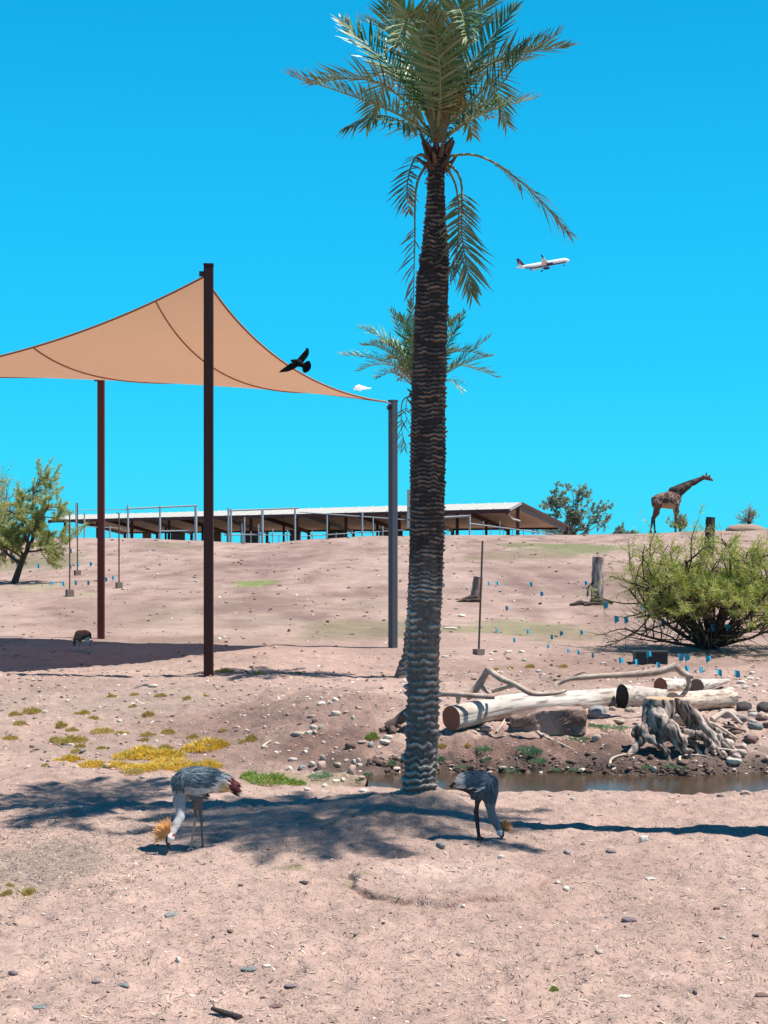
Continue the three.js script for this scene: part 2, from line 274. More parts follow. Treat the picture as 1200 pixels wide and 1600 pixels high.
const C = { dirt: [0.45, 0.306, 0.242], pale: [0.50, 0.355, 0.288], hill: [0.395, 0.260, 0.206], brown: [0.16, 0.088, 0.066], dark: [0.085, 0.055, 0.042], olive: [0.22, 0.185, 0.095], green: [0.17, 0.20, 0.06], lime: [0.19, 0.27, 0.05], straw: [0.40, 0.32, 0.20], grey: [0.30, 0.225, 0.18] };
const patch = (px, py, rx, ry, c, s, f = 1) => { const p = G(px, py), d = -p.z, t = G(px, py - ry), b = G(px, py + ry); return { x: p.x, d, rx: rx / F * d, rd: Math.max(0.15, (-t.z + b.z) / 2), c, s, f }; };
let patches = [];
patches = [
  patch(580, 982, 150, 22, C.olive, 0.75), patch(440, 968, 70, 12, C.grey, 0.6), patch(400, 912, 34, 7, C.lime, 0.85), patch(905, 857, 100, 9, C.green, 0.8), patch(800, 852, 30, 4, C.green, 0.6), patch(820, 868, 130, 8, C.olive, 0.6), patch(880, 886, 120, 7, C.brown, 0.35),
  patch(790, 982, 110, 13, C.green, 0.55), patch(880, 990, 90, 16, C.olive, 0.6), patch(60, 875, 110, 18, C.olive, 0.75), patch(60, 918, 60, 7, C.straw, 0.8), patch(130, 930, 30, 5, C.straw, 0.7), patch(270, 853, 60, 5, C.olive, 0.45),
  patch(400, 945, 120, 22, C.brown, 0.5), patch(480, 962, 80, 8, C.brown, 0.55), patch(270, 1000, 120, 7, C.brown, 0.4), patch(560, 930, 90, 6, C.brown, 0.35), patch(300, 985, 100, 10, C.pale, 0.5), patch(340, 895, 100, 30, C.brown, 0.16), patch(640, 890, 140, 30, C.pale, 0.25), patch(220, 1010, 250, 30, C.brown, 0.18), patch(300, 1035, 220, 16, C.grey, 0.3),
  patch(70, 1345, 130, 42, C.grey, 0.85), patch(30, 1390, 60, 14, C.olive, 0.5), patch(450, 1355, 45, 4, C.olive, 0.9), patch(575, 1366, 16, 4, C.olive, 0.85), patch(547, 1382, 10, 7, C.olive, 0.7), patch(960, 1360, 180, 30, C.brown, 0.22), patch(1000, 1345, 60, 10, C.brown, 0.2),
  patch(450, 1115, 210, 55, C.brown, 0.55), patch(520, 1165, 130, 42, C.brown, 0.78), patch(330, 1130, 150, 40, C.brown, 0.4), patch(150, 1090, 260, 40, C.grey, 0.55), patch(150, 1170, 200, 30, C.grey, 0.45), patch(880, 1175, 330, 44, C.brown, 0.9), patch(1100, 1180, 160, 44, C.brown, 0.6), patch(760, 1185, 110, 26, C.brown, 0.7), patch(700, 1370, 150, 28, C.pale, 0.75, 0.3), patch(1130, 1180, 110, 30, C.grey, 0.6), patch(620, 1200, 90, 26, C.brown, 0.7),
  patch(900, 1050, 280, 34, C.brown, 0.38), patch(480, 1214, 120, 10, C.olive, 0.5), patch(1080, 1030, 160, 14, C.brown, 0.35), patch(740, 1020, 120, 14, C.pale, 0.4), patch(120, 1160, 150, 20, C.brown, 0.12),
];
function groundColor(x, z) {
  const d = -z, n1 = fbm2(x * 0.45, z * 0.45, 4), n2 = fbm2(x * 2.1 + 4, z * 2.1, 3), nh = fbm2(x * 0.22 + 8, z * 0.07, 4);
  let c = mixc(C.dirt, C.hill, ss(20, 50, d) * 0.85 + 0.1 * n1);
  c = mixc(c, C.pale, clamp(n1 * 0.9 + 0.1) * 0.5);
  c = mixc(c, C.brown, clamp(-n1 * 0.8 + n2 * 0.4 - 0.08) * 0.55);
  if (d > 30) { const nf = fbm2(x * 1.3, z * 0.55 + 9, 4), ff = ss(30, 44, d); c = mixc(c, C.brown, ff * clamp(nf * 1.9 - 0.1) * 0.6); c = mixc(c, C.pale, ff * clamp(-nf * 1.9 - 0.12) * 0.85); } if (d > 36) { c = mixc(c, C.brown, clamp(nh * 2 - 0.1) * 0.5); c = mixc(c, C.pale, clamp(-nh * 1.6 - 0.1) * 0.5); c = mixc(c, C.olive, clamp(fbm2(x * 0.16 + 40, z * 0.05, 4) * 1.7 - 0.25) * 0.5); }
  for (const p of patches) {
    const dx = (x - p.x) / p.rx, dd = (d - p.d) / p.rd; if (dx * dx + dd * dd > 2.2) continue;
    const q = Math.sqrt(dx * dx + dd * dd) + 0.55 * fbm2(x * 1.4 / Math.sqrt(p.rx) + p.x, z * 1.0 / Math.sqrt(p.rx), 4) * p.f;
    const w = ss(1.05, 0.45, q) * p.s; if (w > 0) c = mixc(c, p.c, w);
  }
  if (d > 11.2 && d < 13.2) { const q = Math.hypot((x - 0.55) / 0.83, (d - 12.55) / 0.85) + 0.07 * noise2(x * 4, d * 4); if (d < 12.75) c = mixc(c, C.brown, ss(0.035, 0.01, Math.abs(q - 1.015)) * 0.75 * ss(-0.5, 0.1, noise2(x * 3 + 2, d * 3))); }
  const wet = chMask(x, d); c = mixc(c, C.dark, wet * 0.8);
  if (d > 18.8 && d < 20.4 && x > -0.8) c = mixc(c, C.dark, ss(19.9, 19.2, d + 0.4 * n2) * 0.85);
  const e = 1 + 0.22 * n2 + (d < 34 ? 0.20 * fbm2(x * 5.5, z * 5.5 + 3, 3) : 0); return [c[0] * e, c[1] * e, c[2] * e];
}
{
  const sN = [], add = (a, b, n) => { for (let i = 0; i < n; i++) sN.push(a + (b - a) * i / n); };
  add(-40, -4, 14); add(-4, -0.8, 26); add(-0.8, -0.33, 60); add(-0.33, 0.33, 520); add(0.33, 0.8, 60); add(0.8, 4, 26); add(4, 40, 14); sN.push(40);
  const dN = []; for (let d = -60; d < 5; d += 2.5) dN.push(d);
  for (let d = 5; d < 24; d *= 1.0032) dN.push(d); for (let d = 24; d < 112; d *= 1.0052) dN.push(d); for (let d = 112; d < 6000; d *= 1.12) dN.push(d); dN.push(6000);
  const nx = sN.length, ny = dN.length, pos = new Float32Array(nx * ny * 3), col = new Float32Array(nx * ny * 3), uv = new Float32Array(nx * ny * 2), idx = new Uint32Array((nx - 1) * (ny - 1) * 6);
  let o = 0;
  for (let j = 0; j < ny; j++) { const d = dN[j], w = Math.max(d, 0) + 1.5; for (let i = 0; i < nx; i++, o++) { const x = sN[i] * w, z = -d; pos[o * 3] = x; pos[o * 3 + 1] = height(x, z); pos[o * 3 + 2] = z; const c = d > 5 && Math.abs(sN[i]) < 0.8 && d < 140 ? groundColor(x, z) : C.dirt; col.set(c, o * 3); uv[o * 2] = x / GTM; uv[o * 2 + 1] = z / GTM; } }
  o = 0; for (let j = 0; j < ny - 1; j++) for (let i = 0; i < nx - 1; i++) { const a = j * nx + i; idx[o++] = a; idx[o++] = a + 1; idx[o++] = a + nx; idx[o++] = a + 1; idx[o++] = a + nx + 1; idx[o++] = a + nx; }
  const g = new THREE.BufferGeometry(); g.setAttribute('position', new THREE.BufferAttribute(pos, 3)); g.setAttribute('color', new THREE.BufferAttribute(col, 3)); g.setAttribute('uv', new THREE.BufferAttribute(uv, 2)); g.setIndex(new THREE.BufferAttribute(idx, 1)); g.computeVertexNormals();
  tag(mesh('ground', g, M.ground), 'pinkish bare desert dirt rising to a low hill', null, null, 'structure');
  const w = new THREE.PlaneGeometry(13.4, 2.6, 60, 12).rotateX(-Math.PI / 2); { const u = w.attributes.uv; for (let i = 0; i < u.count; i++) u.setXY(i, u.getX(i) * 20, u.getY(i) * 4); }
  w.translate(6.5, WATER, -18.4); tag(mesh('stream', w, M.water), 'narrow muddy stream with still brown water behind the palm', null, null, 'structure');
}

// ───────────────────────── shade sail and its posts ─────────────────────────
const sailM = P(319, 432, 29), sailR = P(604, 628, 35.15), sailL = P(156, 583, 37.6), sailQ = P(-262, 592, 30.5);
function post(px, pyBase, pyTop, w, mat, label, turn, extra) {
  const b = G(px, pyBase), d = -b.z, h = HC - (pyTop - HZ) / F * d - b.y, t = thing('shade_post', label, 'post', b);
  t.rotation.y = turn;
  const s = new THREE.Shape(), k = w / 2, r = 0.018; s.moveTo(-k + r, -k); s.lineTo(k - r, -k); s.quadraticCurveTo(k, -k, k, -k + r); s.lineTo(k, k - r); s.quadraticCurveTo(k, k, k - r, k); s.lineTo(-k + r, k); s.quadraticCurveTo(-k, k, -k, k - r); s.lineTo(-k, -k + r); s.quadraticCurveTo(-k, -k, -k + r, -k);
  mesh('shaft', new THREE.ExtrudeGeometry(s, { depth: h + 0.3, bevelEnabled: false, curveSegments: 3 }).rotateX(-Math.PI / 2).translate(0, -0.3, 0), mat, t);
  mesh('end_cap', new THREE.BoxGeometry(w + 0.012, 0.03, w + 0.012).translate(0, h + 0.015, 0), mat, t);
  const lug = new GB(); lug.bar(V(-0.03, h - 0.16, 0), V(-w / 2 - 0.09, h - 0.16, 0), 0.02, 0.1, [0.05, 0.04, 0.04]); lug.build('lug', M.vc, t).visible = true;
  return t;
}
const postMat = (r, g, b, ro) => new THREE.MeshPhysicalMaterial({ color: new THREE.Color().setRGB(r, g, b), roughness: ro, specularIntensity: 0.45 });
post(326, 1057, 415, 0.185, postMat(0.038, 0.011, 0.010, 0.5), 'tallest dark red steel post, in front of the shade sail', 0.06);
post(614, 1012, 627, 0.17, postMat(0.06, 0.065, 0.082, 0.35), 'dark post left of the palm trunk at the low corner of the sail', 0.62);
post(158, 998, 583, 0.175, postMat(0.085, 0.018, 0.016, 0.5), 'reddish brown post behind the sail near the small antelope', 0.05);
{
  const mid = (a, b, px, py, d) => { const m = P(px, py, d); return t => { const q = 4 * t * (1 - t); const c = a.clone().lerp(b, 0.5), off = m.clone().sub(c); return a.clone().lerp(b, t).addScaledVector(off, q); }; };
  const e0 = mid(sailM, sailR, 452, 572, 31.7), e1 = mid(sailQ, sailL, -53, 583, 34), e2 = mid(sailM, sailQ, 29, 549, 29.9), e3 = mid(sailR, sailL, 378, 601.5, 36.1);
  // Coons patch: u along M→R (v=0) and Q→L (v=1); v along M→Q (u=0) and R→L (u=1)
  const S = (u, v) => { const a = e0(u).lerp(e1(u), v), b = e2(v).lerp(e3(v), u), c = sailM.clone().lerp(sailR, u).lerp(sailQ.clone().lerp(sailL, u), v); return a.add(b).sub(c); };
  const N = 56, gb = new GB(), idn = []; for (let j = 0; j <= N; j++) for (let i = 0; i <= N; i++) { const p = S(i / N, j / N); idn.push(gb.v(p.x, p.y, p.z, [1, 1, 1], i / N * 40, j / N * 40)); }
  for (let j = 0; j < N; j++) for (let i = 0; i < N; i++) { const a = j * (N + 1) + i; gb.quad(a, a + 1, a + N + 2, a + N + 1); }
  const t = thing('shade_sail', 'tan orange fabric shade sail stretched between dark posts', 'shade sail');
  gb.build('canopy', M.sail, t);
  const strip = (f, r, name, m) => new GB().tube(Array.from({ length: 61 }, (_, i) => f(i / 60)), r, 6, [1, 1, 1]).build(name, m, t);
  strip(u => e0(u), 0.022, 'hem', M.seam); strip(u => e1(u), 0.022, 'hem', M.seam); strip(v => e2(v), 0.022, 'hem', M.seam); strip(v => e3(v), 0.022, 'hem', M.seam);
  for (const [a, b] of [[0.13, 0.27], [0.46, 0.62], [0.8, 0.86]]) strip(u => S(u, lerp(a, b, u)).add(V(0, -0.012, 0)), 0.016, 'seam', M.seam);
  for (const [a, b] of [[sailR, P(611, 631, 35.15)], [sailM, P(324, 428, 29)], [sailL, P(158, 588, 37.7)]]) { const k = new GB(); k.tube([a, a.clone().lerp(b, 0.3), b], [0.03, 0.012, 0.012], 6, [0.35, 0.36, 0.38]); k.build('cable', M.vc, t); }
}

// ───────────────────────── palms ─────────────────────────
const UP = V(0, 1, 0), TOCAM = V(0, 0, 1);
const GREEN = [[0.105, 0.21, 0.07], [0.15, 0.25, 0.09], [0.07, 0.155, 0.065], [0.27, 0.32, 0.19]], BROWN = [[0.26, 0.17, 0.07], [0.33, 0.22, 0.10], [0.20, 0.11, 0.05]];
function frond(parent, pts, o = {}) {                // rachis and two ranks of pointed leaflets
  const { len = 0.44, brown = 0, tipBrown = 0.25, bare = 0.14, hint = V(0, 0.8, 0.6), vee = 0.35, r0 = 0.02, step = 0.034, thin = 0, droop = 0.12, rev = rnd } = o;
  const cv = new THREE.CatmullRomCurve3(pts), L = cv.getLength(), base = thing.dummy;
  const ra = new GB(), rc = mixc([0.24, 0.24, 0.10], [0.20, 0.11, 0.06], brown);
  ra.tube(cv.getSpacedPoints(18), t => lerp(r0, 0.004, Math.pow(t, 0.6)), 5, rc);
  const fr = ra.build('frond', M.dry, parent);
  const gb = new GB(), n = Math.floor(L * (1 - bare) / step);
  for (let k = 0; k < n; k++) for (const sd of [-1, 1]) {
    if (rev() < thin) continue;
    const t = clamp(bare + (1 - bare) * (k + rev() * 0.6) / n), p = cv.getPointAt(t), T = cv.getTangentAt(t);
    const S = T.clone().cross(hint).normalize(), Nn = S.clone().cross(T).normalize(), q = (t - bare) / (1 - bare);
    const ang = lerp(1.15, 0.42, q) + R(-0.12, 0.12, rev), ve = vee + R(-0.28, 0.28, rev);
    const D = T.clone().multiplyScalar(Math.cos(ang)).addScaledVector(S, sd * Math.sin(ang)).addScaledVector(Nn, ve).normalize();
    const l = len * (0.42 + 0.72 * Math.sin(Math.min(1, q * 1.25 + 0.12) * Math.PI * 0.5)) * (1 - 0.62 * ss(0.55, 1, q)) * R(0.85, 1.12, rev);
    const c0 = GREEN[Math.floor(rev() * 4)], bq = clamp(brown + tipBrown * ss(0.55, 1, q) + R(-0.15, 0.08, rev)), c = mixc(c0, BROWN[Math.floor(rev() * 3)], bq), cm = mixc(c, BROWN[1], 0.5 * bq), w = 0.0135 * R(0.8, 1.25, rev);
    const sv = D.clone().cross(Nn).normalize().multiplyScalar(w), dr = droop * l * R(0.4, 1.5, rev);
    const m1 = p.clone().addScaledVector(D, l * 0.45), e = p.clone().addScaledVector(D, l); m1.y -= dr * 0.3; e.y -= dr;
    const kf = Nn.clone().multiplyScalar(w * 0.45);
    const a = gb.v(p.x - sv.x * 0.5, p.y - sv.y * 0.5, p.z - sv.z * 0.5, c), b = gb.v(p.x + sv.x * 0.5, p.y + sv.y * 0.5, p.z + sv.z * 0.5, c), c1 = gb.v(m1.x - sv.x + kf.x, m1.y - sv.y + kf.y, m1.z - sv.z + kf.z, c), d1 = gb.v(m1.x + sv.x + kf.x, m1.y + sv.y + kf.y, m1.z + sv.z + kf.z, c), f = gb.vv(e, cm), mm = gb.v(m1.x, m1.y, m1.z, c);
    gb.tri(a, mm, c1); gb.tri(a, b, mm); gb.tri(b, d1, mm); gb.tri(c1, mm, f); gb.tri(mm, d1, f);
  }
  tag(gb.build('leaflet', M.frond, fr), undefined, null, null, 'stuff'); delete fr.children[0].userData.label;
  return fr;
}
function palmTrunk(parent, prof, seed, rowH, nScar, lowGrey, N = 500) {   // prof: [y, x, r] rows; leaf scars stand proud in staggered rows
  const rows = prof.length, ymin = prof[0][0], ymax = prof[rows - 1][0], seg = 90, gb = new GB(), ring = [];
  const at = y => { let i = 0; while (i < rows - 2 && prof[i + 1][0] < y) i++; const t = ss(0, 1, clamp((y - prof[i][0]) / (prof[i + 1][0] - prof[i][0]))) * 0.5 + 0.5 * clamp((y - prof[i][0]) / (prof[i + 1][0] - prof[i][0])); return [lerp(prof[i][1], prof[i + 1][1], t), lerp(prof[i][2], prof[i + 1][2], t)]; };
  for (let k = 0; k <= N; k++) {
    const y = lerp(ymin, ymax, k / N), [cx, r] = at(y), rr = [];
    for (let j = 0; j < seg; j++) {
      const a = j / seg * 6.2832, wob = 0.16 * noise3(Math.cos(a) * 1.4, y * 1.2, Math.sin(a) * 1.4 + seed), y0 = y - ymin, yy = (y0 < lowGrey ? y0 / (rowH * 1.6) : lowGrey / (rowH * 1.6) + (y0 - lowGrey) / rowH) + wob * 1.6 + 0.4 * noise3(Math.cos(a) * 3.2, y * 3, Math.sin(a) * 3.2 + seed) + 0.15 * noise3(Math.cos(a) * 10, y * 14, Math.sin(a) * 10 + seed);
      const row = Math.floor(yy), f = yy - row, ua = a / 6.2832 * nScar + (row % 2) * 0.5 + hash3(row, 3, seed) * 0.3, ci = Math.floor(ua), cf = ua - ci;
      const rh = hash3(row, ((ci % nScar) + nScar) % nScar, seed);
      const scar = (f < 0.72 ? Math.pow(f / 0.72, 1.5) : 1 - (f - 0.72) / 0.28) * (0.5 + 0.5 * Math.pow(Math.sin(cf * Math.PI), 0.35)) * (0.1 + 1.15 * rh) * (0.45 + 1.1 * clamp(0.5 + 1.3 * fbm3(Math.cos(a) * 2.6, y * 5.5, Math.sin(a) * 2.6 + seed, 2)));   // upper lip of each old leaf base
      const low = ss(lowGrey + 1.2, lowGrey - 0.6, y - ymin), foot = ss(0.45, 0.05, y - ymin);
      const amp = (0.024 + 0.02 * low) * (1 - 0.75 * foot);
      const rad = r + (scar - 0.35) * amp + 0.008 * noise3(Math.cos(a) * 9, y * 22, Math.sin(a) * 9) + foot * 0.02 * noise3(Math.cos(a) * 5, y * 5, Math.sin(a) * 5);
      const dk = mixc([0.030, 0.018, 0.015], [0.24, 0.16, 0.125], clamp(scar * 1.3 - 0.12)), gr = mixc([0.13, 0.105, 0.092], [0.58, 0.49, 0.42], clamp(scar * 1.15 - 0.15) * (0.55 + 0.45 * rh));  // older lower scars paler; tone also paints in ground bounce and sunlit lips
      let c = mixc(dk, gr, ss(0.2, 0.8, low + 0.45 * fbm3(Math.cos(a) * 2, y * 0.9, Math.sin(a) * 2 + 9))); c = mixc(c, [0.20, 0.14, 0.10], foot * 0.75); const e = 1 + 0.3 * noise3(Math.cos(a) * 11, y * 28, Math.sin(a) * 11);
      rr.push(gb.v(cx + Math.cos(a) * rad, y, Math.sin(a) * rad, [c[0] * e, c[1] * e, c[2] * e], j / seg * 3, y * 2));
    }
    ring.push(rr);
  }
  for (let k = 0; k < N; k++) for (let j = 0; j < seg; j++) { const a = ring[k], b = ring[k + 1], j2 = (j + 1) % seg; gb.quad(a[j], b[j], b[j2], a[j2]); }
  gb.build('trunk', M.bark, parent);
}
function bootsAt(parent, hub, r, n, h, seed) {       // stubs of cut leaf stalks below the crown
  const rv = mulberry(seed), gb = new GB();
  for (let k = 0; k < n; k++) { const a = k * 2.39996, y = -h + h * k / n, o = V(Math.cos(a) * r, y, Math.sin(a) * r), e = V(Math.cos(a) * (r + R(0.07, 0.15, rv)), y + R(0.07, 0.2, rv), Math.sin(a) * (r + R(0.07, 0.15, rv))); gb.tube([hub.clone().add(o), hub.clone().add(e)], [0.034, 0.012], 5, mixc([0.06, 0.028, 0.02], [0.15, 0.07, 0.04], rv())); }
  for (let k = 0; k < 160; k++) { const a = rv() * 6.28, y = R(-h, 0.25, rv), o = hub.clone().add(V(Math.cos(a) * r, y, Math.sin(a) * r)); gb.tube([o, o.clone().add(V(Math.cos(a) * 0.06, R(-0.14, 0.05, rv), Math.sin(a) * 0.06))], 0.004, 3, [0.15, 0.075, 0.04]); }
  gb.build('leaf_stubs', M.dry, parent);
}
function crownFill(parent, hub, n, len, e0, e1, seed, o = {}) {
  const rv = mulberry(seed);
  for (let k = 0; k < n; k++) {
    const a = k * 2.39996 + R(-0.3, 0.3, rv), el = lerp(e0, e1, Math.pow(k / n, 1.1)) + R(-0.1, 0.1, rv), L = len * R(0.85, 1.1, rv), dx = Math.cos(a), dz = Math.sin(a), b = hub.clone().add(V(dx * 0.08, R(-0.05, 0.12, rv), dz * 0.08));
    const p1 = b.clone().add(V(dx * Math.cos(el) * L * 0.45, Math.sin(el) * L * 0.45, dz * Math.cos(el) * L * 0.45)), el2 = el - R(0.35, 0.75, rv), p2 = p1.clone().add(V(dx * Math.cos(el2) * L * 0.3, Math.sin(el2) * L * 0.3, dz * Math.cos(el2) * L * 0.3)), el3 = el2 - R(0.2, 0.5, rv), p3 = p2.clone().add(V(dx * Math.cos(el3) * L * 0.25, Math.sin(el3) * L * 0.25, dz * Math.cos(el3) * L * 0.25));
    frond(parent, [b, p1, p2, p3], { hint: V(dx * -0.4, 1, dz * -0.4), brown: R(0, 0.1, rv), tipBrown: 0.12, rev: rv, ...o });
  }
}
{
  const d = 15.9, base = V((655 - 600) / F * d, height((655 - 600) / F * d, -d) - 0.06, -d), t = thing('palm_tree', 'tall date palm with rough trunk standing by the stream', 'palm tree', base);
  const L = (px, py, dz = 0) => P(px, py, d - dz).sub(base), X = px => (px - 655) / F * d, Y = py => HC - (py - HZ) / F * d - base.y;
  const pr = [[1285, 654, 62], [1240, 655, 54], [1200, 657, 53], [1150, 659.5, 52], [1100, 661, 51], [1000, 663, 51], [900, 667, 52], [800, 668, 54], [700, 669, 55], [600, 670, 54], [500, 673, 53], [440, 676, 51], [410, 679, 47], [380, 680, 41], [340, 680.5, 33], [300, 681, 28], [250, 682, 26], [232, 683, 26]];
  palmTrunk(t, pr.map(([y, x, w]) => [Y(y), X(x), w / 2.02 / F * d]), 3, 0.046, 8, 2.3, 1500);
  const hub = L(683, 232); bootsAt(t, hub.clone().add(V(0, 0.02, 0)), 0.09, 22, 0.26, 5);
  const S = L(684, 205), rv = mulberry(21);
  const fr = (pts, o) => frond(t, pts.map(([x, y, z]) => L(x, y, z || 0)), { rev: rv, ...o });
  fr([[678, 212, 0], [625, 180, 0.15], [545, 148, 0.35], [452, 118, 0.5]], { tipBrown: 0.75, vee: 0.5, hint: V(0, 1, 0.25), len: 0.36 });
  fr([[680, 205, 0], [650, 150, -0.1], [600, 95, -0.2], [532, 34, -0.3]], { hint: V(0.3, 0.8, 0.9), len: 0.42 });
  fr([[678, 195, 0], [650, 120, 0.1], [618, 50, 0.2], [596, -18, 0.3]], { hint: V(0.3, 0.3, 1), len: 0.42 });
  fr([[684, 200, 0.1], [688, 140, 0.45], [684, 70, 0.8], [672, 8, 1.15]], { hint: V(0.1, 0.35, 1), len: 0.44, brown: 0.2, vee: 0.25 });
  fr([[686, 195, 0], [700, 110, 0.4], [715, 40, 0.7], [738, -30, 0.9]], { hint: V(-0.3, 0.3, 1), len: 0.42, brown: 0.08 });
  fr([[688, 195, 0], [715, 130, -0.1], [760, 70, -0.2], [806, 12, -0.3]], { hint: V(-0.4, 0.6, 0.9), len: 0.4 });
  fr([[690, 205, 0], [730, 165, 0.1], [790, 110, 0.2], [877, 50, 0.35]], { hint: V(-0.3, 1, 0.35), len: 0.36, vee: 0.5 });
  fr([[690, 215, 0], [730, 190, -0.2], [780, 168, -0.5], [836, 154, -0.7]], { hint: V(-0.2, 1, 0.3), len: 0.34, vee: 0.45, brown: 0.1 });
  fr([[692, 218, 0], [735, 185, 0.2], [785, 130, 0.4], [822, 70, 0.5]], { hint: V(-0.4, 0.8, 0.5), len: 0.34 });
  fr([[676, 215, 0], [640, 195, 0.5], [590, 180, 0.8], [537, 200, 1.0]], { hint: V(0, 1, 0.2), len: 0.34, vee: -0.1, droop: 0.4, tipBrown: 0.5 });
  fr([[692, 245, 0], [745, 243, 0.1], [815, 285, 0.2], [890, 366, 0.3]], { hint: V(0.3, 1, 0.25), len: 0.36, bare: 0.3, tipBrown: 0.85, brown: 0.2, thin: 0.05, vee: 0.1, droop: 0.3 });
  fr([[690, 248, 0], [718, 275, 0.1], [722, 370, 0.15], [738, 462, 0.2]], { hint: V(0.2, 0.1, 1), len: 0.36, bare: 0.3, brown: 0.5, vee: 0.1 });
  fr([[690, 250, 0], [712, 290, 0.2], [716, 370, 0.25], [703, 440, 0.25]], { hint: V(0.8, 0.1, 0.4), len: 0.28, bare: 0.35, brown: 0.95, thin: 0.35 });
  fr([[674, 248, 0], [652, 285, 0.15], [648, 380, 0.2], [646, 475, 0.2]], { hint: V(-0.9, 0.1, 0.5), len: 0.26, bare: 0.45, brown: 0.8, thin: 0.6 });
  fr([[674, 245, 0], [650, 245, 0.3], [636, 290, 0.5], [640, 335, 0.6]], { hint: V(-0.5, 0.5, 0.8), len: 0.26, bare: 0.3, brown: 0.85, thin: 0.2 });
  crownFill(t, S, 11, 1.5, 1.5, 0.65, 33, { len: 0.42 });
  for (const [ax, az, el] of [[0.15, 1, 0.9], [-0.3, 1, 0.8], [0.3, -1, 0.75], [-0.15, -1, 0.85], [0.5, -0.8, 0.9], [-0.5, -0.9, 0.85]]) { const l = Math.hypot(ax, az), dx = ax / l, dz = az / l, q = (h, v) => S.clone().add(V(dx * h, v, dz * h)); frond(t, [q(0.06, 0), q(0.6, 0.6 * el + 0.2), q(1.1, 0.75 * el + 0.25), q(1.6, 0.5 * el)], { rev: rv, hint: V(0, 1, 0), brown: 0.05, tipBrown: 0.15 }); }  // extra fronds fore and aft, added to broaden the crown shadow
  const fs = new GB(); for (let k = 0; k < 8; k++) { const q = S.clone().add(V(R(-0.05, 0.22, rv), R(0.15, 0.3, rv), 0.2)); for (let i = 0; i < 14; i++) fs.tube([q, q.clone().add(V(R(-0.12, 0.16, rv), R(-0.2, 0.12, rv), R(0, 0.15, rv)))], 0.005, 3, mixc([0.42, 0.22, 0.05], [0.25, 0.12, 0.04], rv())); } fs.build('flower_stalk', M.dry, t);
  const st = new GB(); for (let k = 0; k < 5; k++) { const a = [-0.02, -0.05, 0.03, 0.06, -0.01][k]; st.bar(S.clone().add(V(a, -0.15, 0.1)), S.clone().add(V(a * 2.2, 0.55, 0.16)), 0.05, 0.03, mixc([0.20, 0.13, 0.06], [0.13, 0.12, 0.05], k / 5)); } st.build('leaf_stalks', M.dry, t);
}
{
  const b0 = G(632, 1057), d = -b0.z, base = b0.clone().add(V(0, -0.1, 0)), t = thing('palm_tree', 'smaller date palm mostly hidden behind the tall palm trunk', 'palm tree', base);
  const L = (px, py, dz = 0) => P(px, py, d - dz).sub(base), X = px => (px - 632) / F * d, Y = py => HC - (py - HZ) / F * d - base.y;
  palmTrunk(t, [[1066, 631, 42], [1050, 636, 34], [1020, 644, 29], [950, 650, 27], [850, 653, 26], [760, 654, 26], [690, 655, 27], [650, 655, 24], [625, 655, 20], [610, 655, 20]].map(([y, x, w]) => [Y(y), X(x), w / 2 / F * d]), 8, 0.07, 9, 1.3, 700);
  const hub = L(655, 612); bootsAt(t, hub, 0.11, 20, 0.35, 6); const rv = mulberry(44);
  const fr = (pts, o) => frond(t, pts.map(([x, y, z]) => L(x, y, z || 0)), { rev: rv, len: 0.38, step: 0.036, ...o });
  fr([[650, 605], [625, 575, 0.2], [585, 560, 0.4], [535, 554, 0.5]], { hint: V(0, 1, 0.4), tipBrown: 0.5 });
  fr([[650, 600], [630, 560, 0.1], [600, 530, 0.2], [563, 512, 0.3]], { hint: V(0.3, 1, 0.6) });
  fr([[652, 598], [640, 550, 0.1], [625, 515, 0.2], [611, 486, 0.3]], { hint: V(0.4, 0.6, 0.9) });
  fr([[654, 598], [650, 540], [645, 500, 0.3], [640, 472, 0.4]], { hint: V(0.1, 0.4, 1) });
  fr([[650, 608], [630, 590, 0.5], [610, 582, 0.8], [590, 590, 1]], { hint: V(0, 1, 0.3), brown: 0.55 });
  fr([[660, 600], [690, 560], [708, 520, 0.2], [726, 490, 0.3]], { hint: V(-0.4, 0.6, 0.8), brown: 0.15 });
  fr([[660, 604], [700, 580, 0.2], [735, 550, 0.4], [766, 526, 0.5]], { hint: V(-0.3, 1, 0.3) });
  fr([[660, 606], [695, 585, 0.3], [730, 566, 0.4], [768, 556, 0.5]], { hint: V(-0.2, 1, 0.2), tipBrown: 0.5 });
  fr([[662, 608], [690, 598, 0.3], [708, 594, 0.5], [718, 606, 0.6]], { hint: V(0, 1, 0.3), brown: 0.3, thin: 0.4, droop: 0.5 });
  fr([[648, 618], [630, 625, 0.2], [627, 660, 0.2], [632, 700, 0.2]], { hint: V(-0.6, 0.2, 0.6), brown: 0.7, thin: 0.6, bare: 0.4 });
  fr([[648, 616], [638, 620, 0.1], [634, 640, 0.2], [636, 665, 0.2]], { hint: V(-0.6, 0.2, 0.6), brown: 0.7, thin: 0.6, bare: 0.5 });
  crownFill(t, L(655, 600), 16, 1.45, 1.45, 0.3, 55, { len: 0.36, step: 0.036 });
}
{ // stands just right of the frame: its shadow falls across the dirt
  const x = 5.0, z = -14.62, base = V(x, height(x, z) - 0.1, z), t = thing('palm_tree', 'date palm right of the view whose crown shades the dirt', 'palm tree', base);
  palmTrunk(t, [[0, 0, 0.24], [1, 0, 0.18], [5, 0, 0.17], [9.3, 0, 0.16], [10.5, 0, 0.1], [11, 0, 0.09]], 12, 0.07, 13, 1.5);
  crownFill(t, V(0, 11.1, 0), 44, 2.25, 1.25, -0.05, 66, { len: 0.42, step: 0.05 });
}

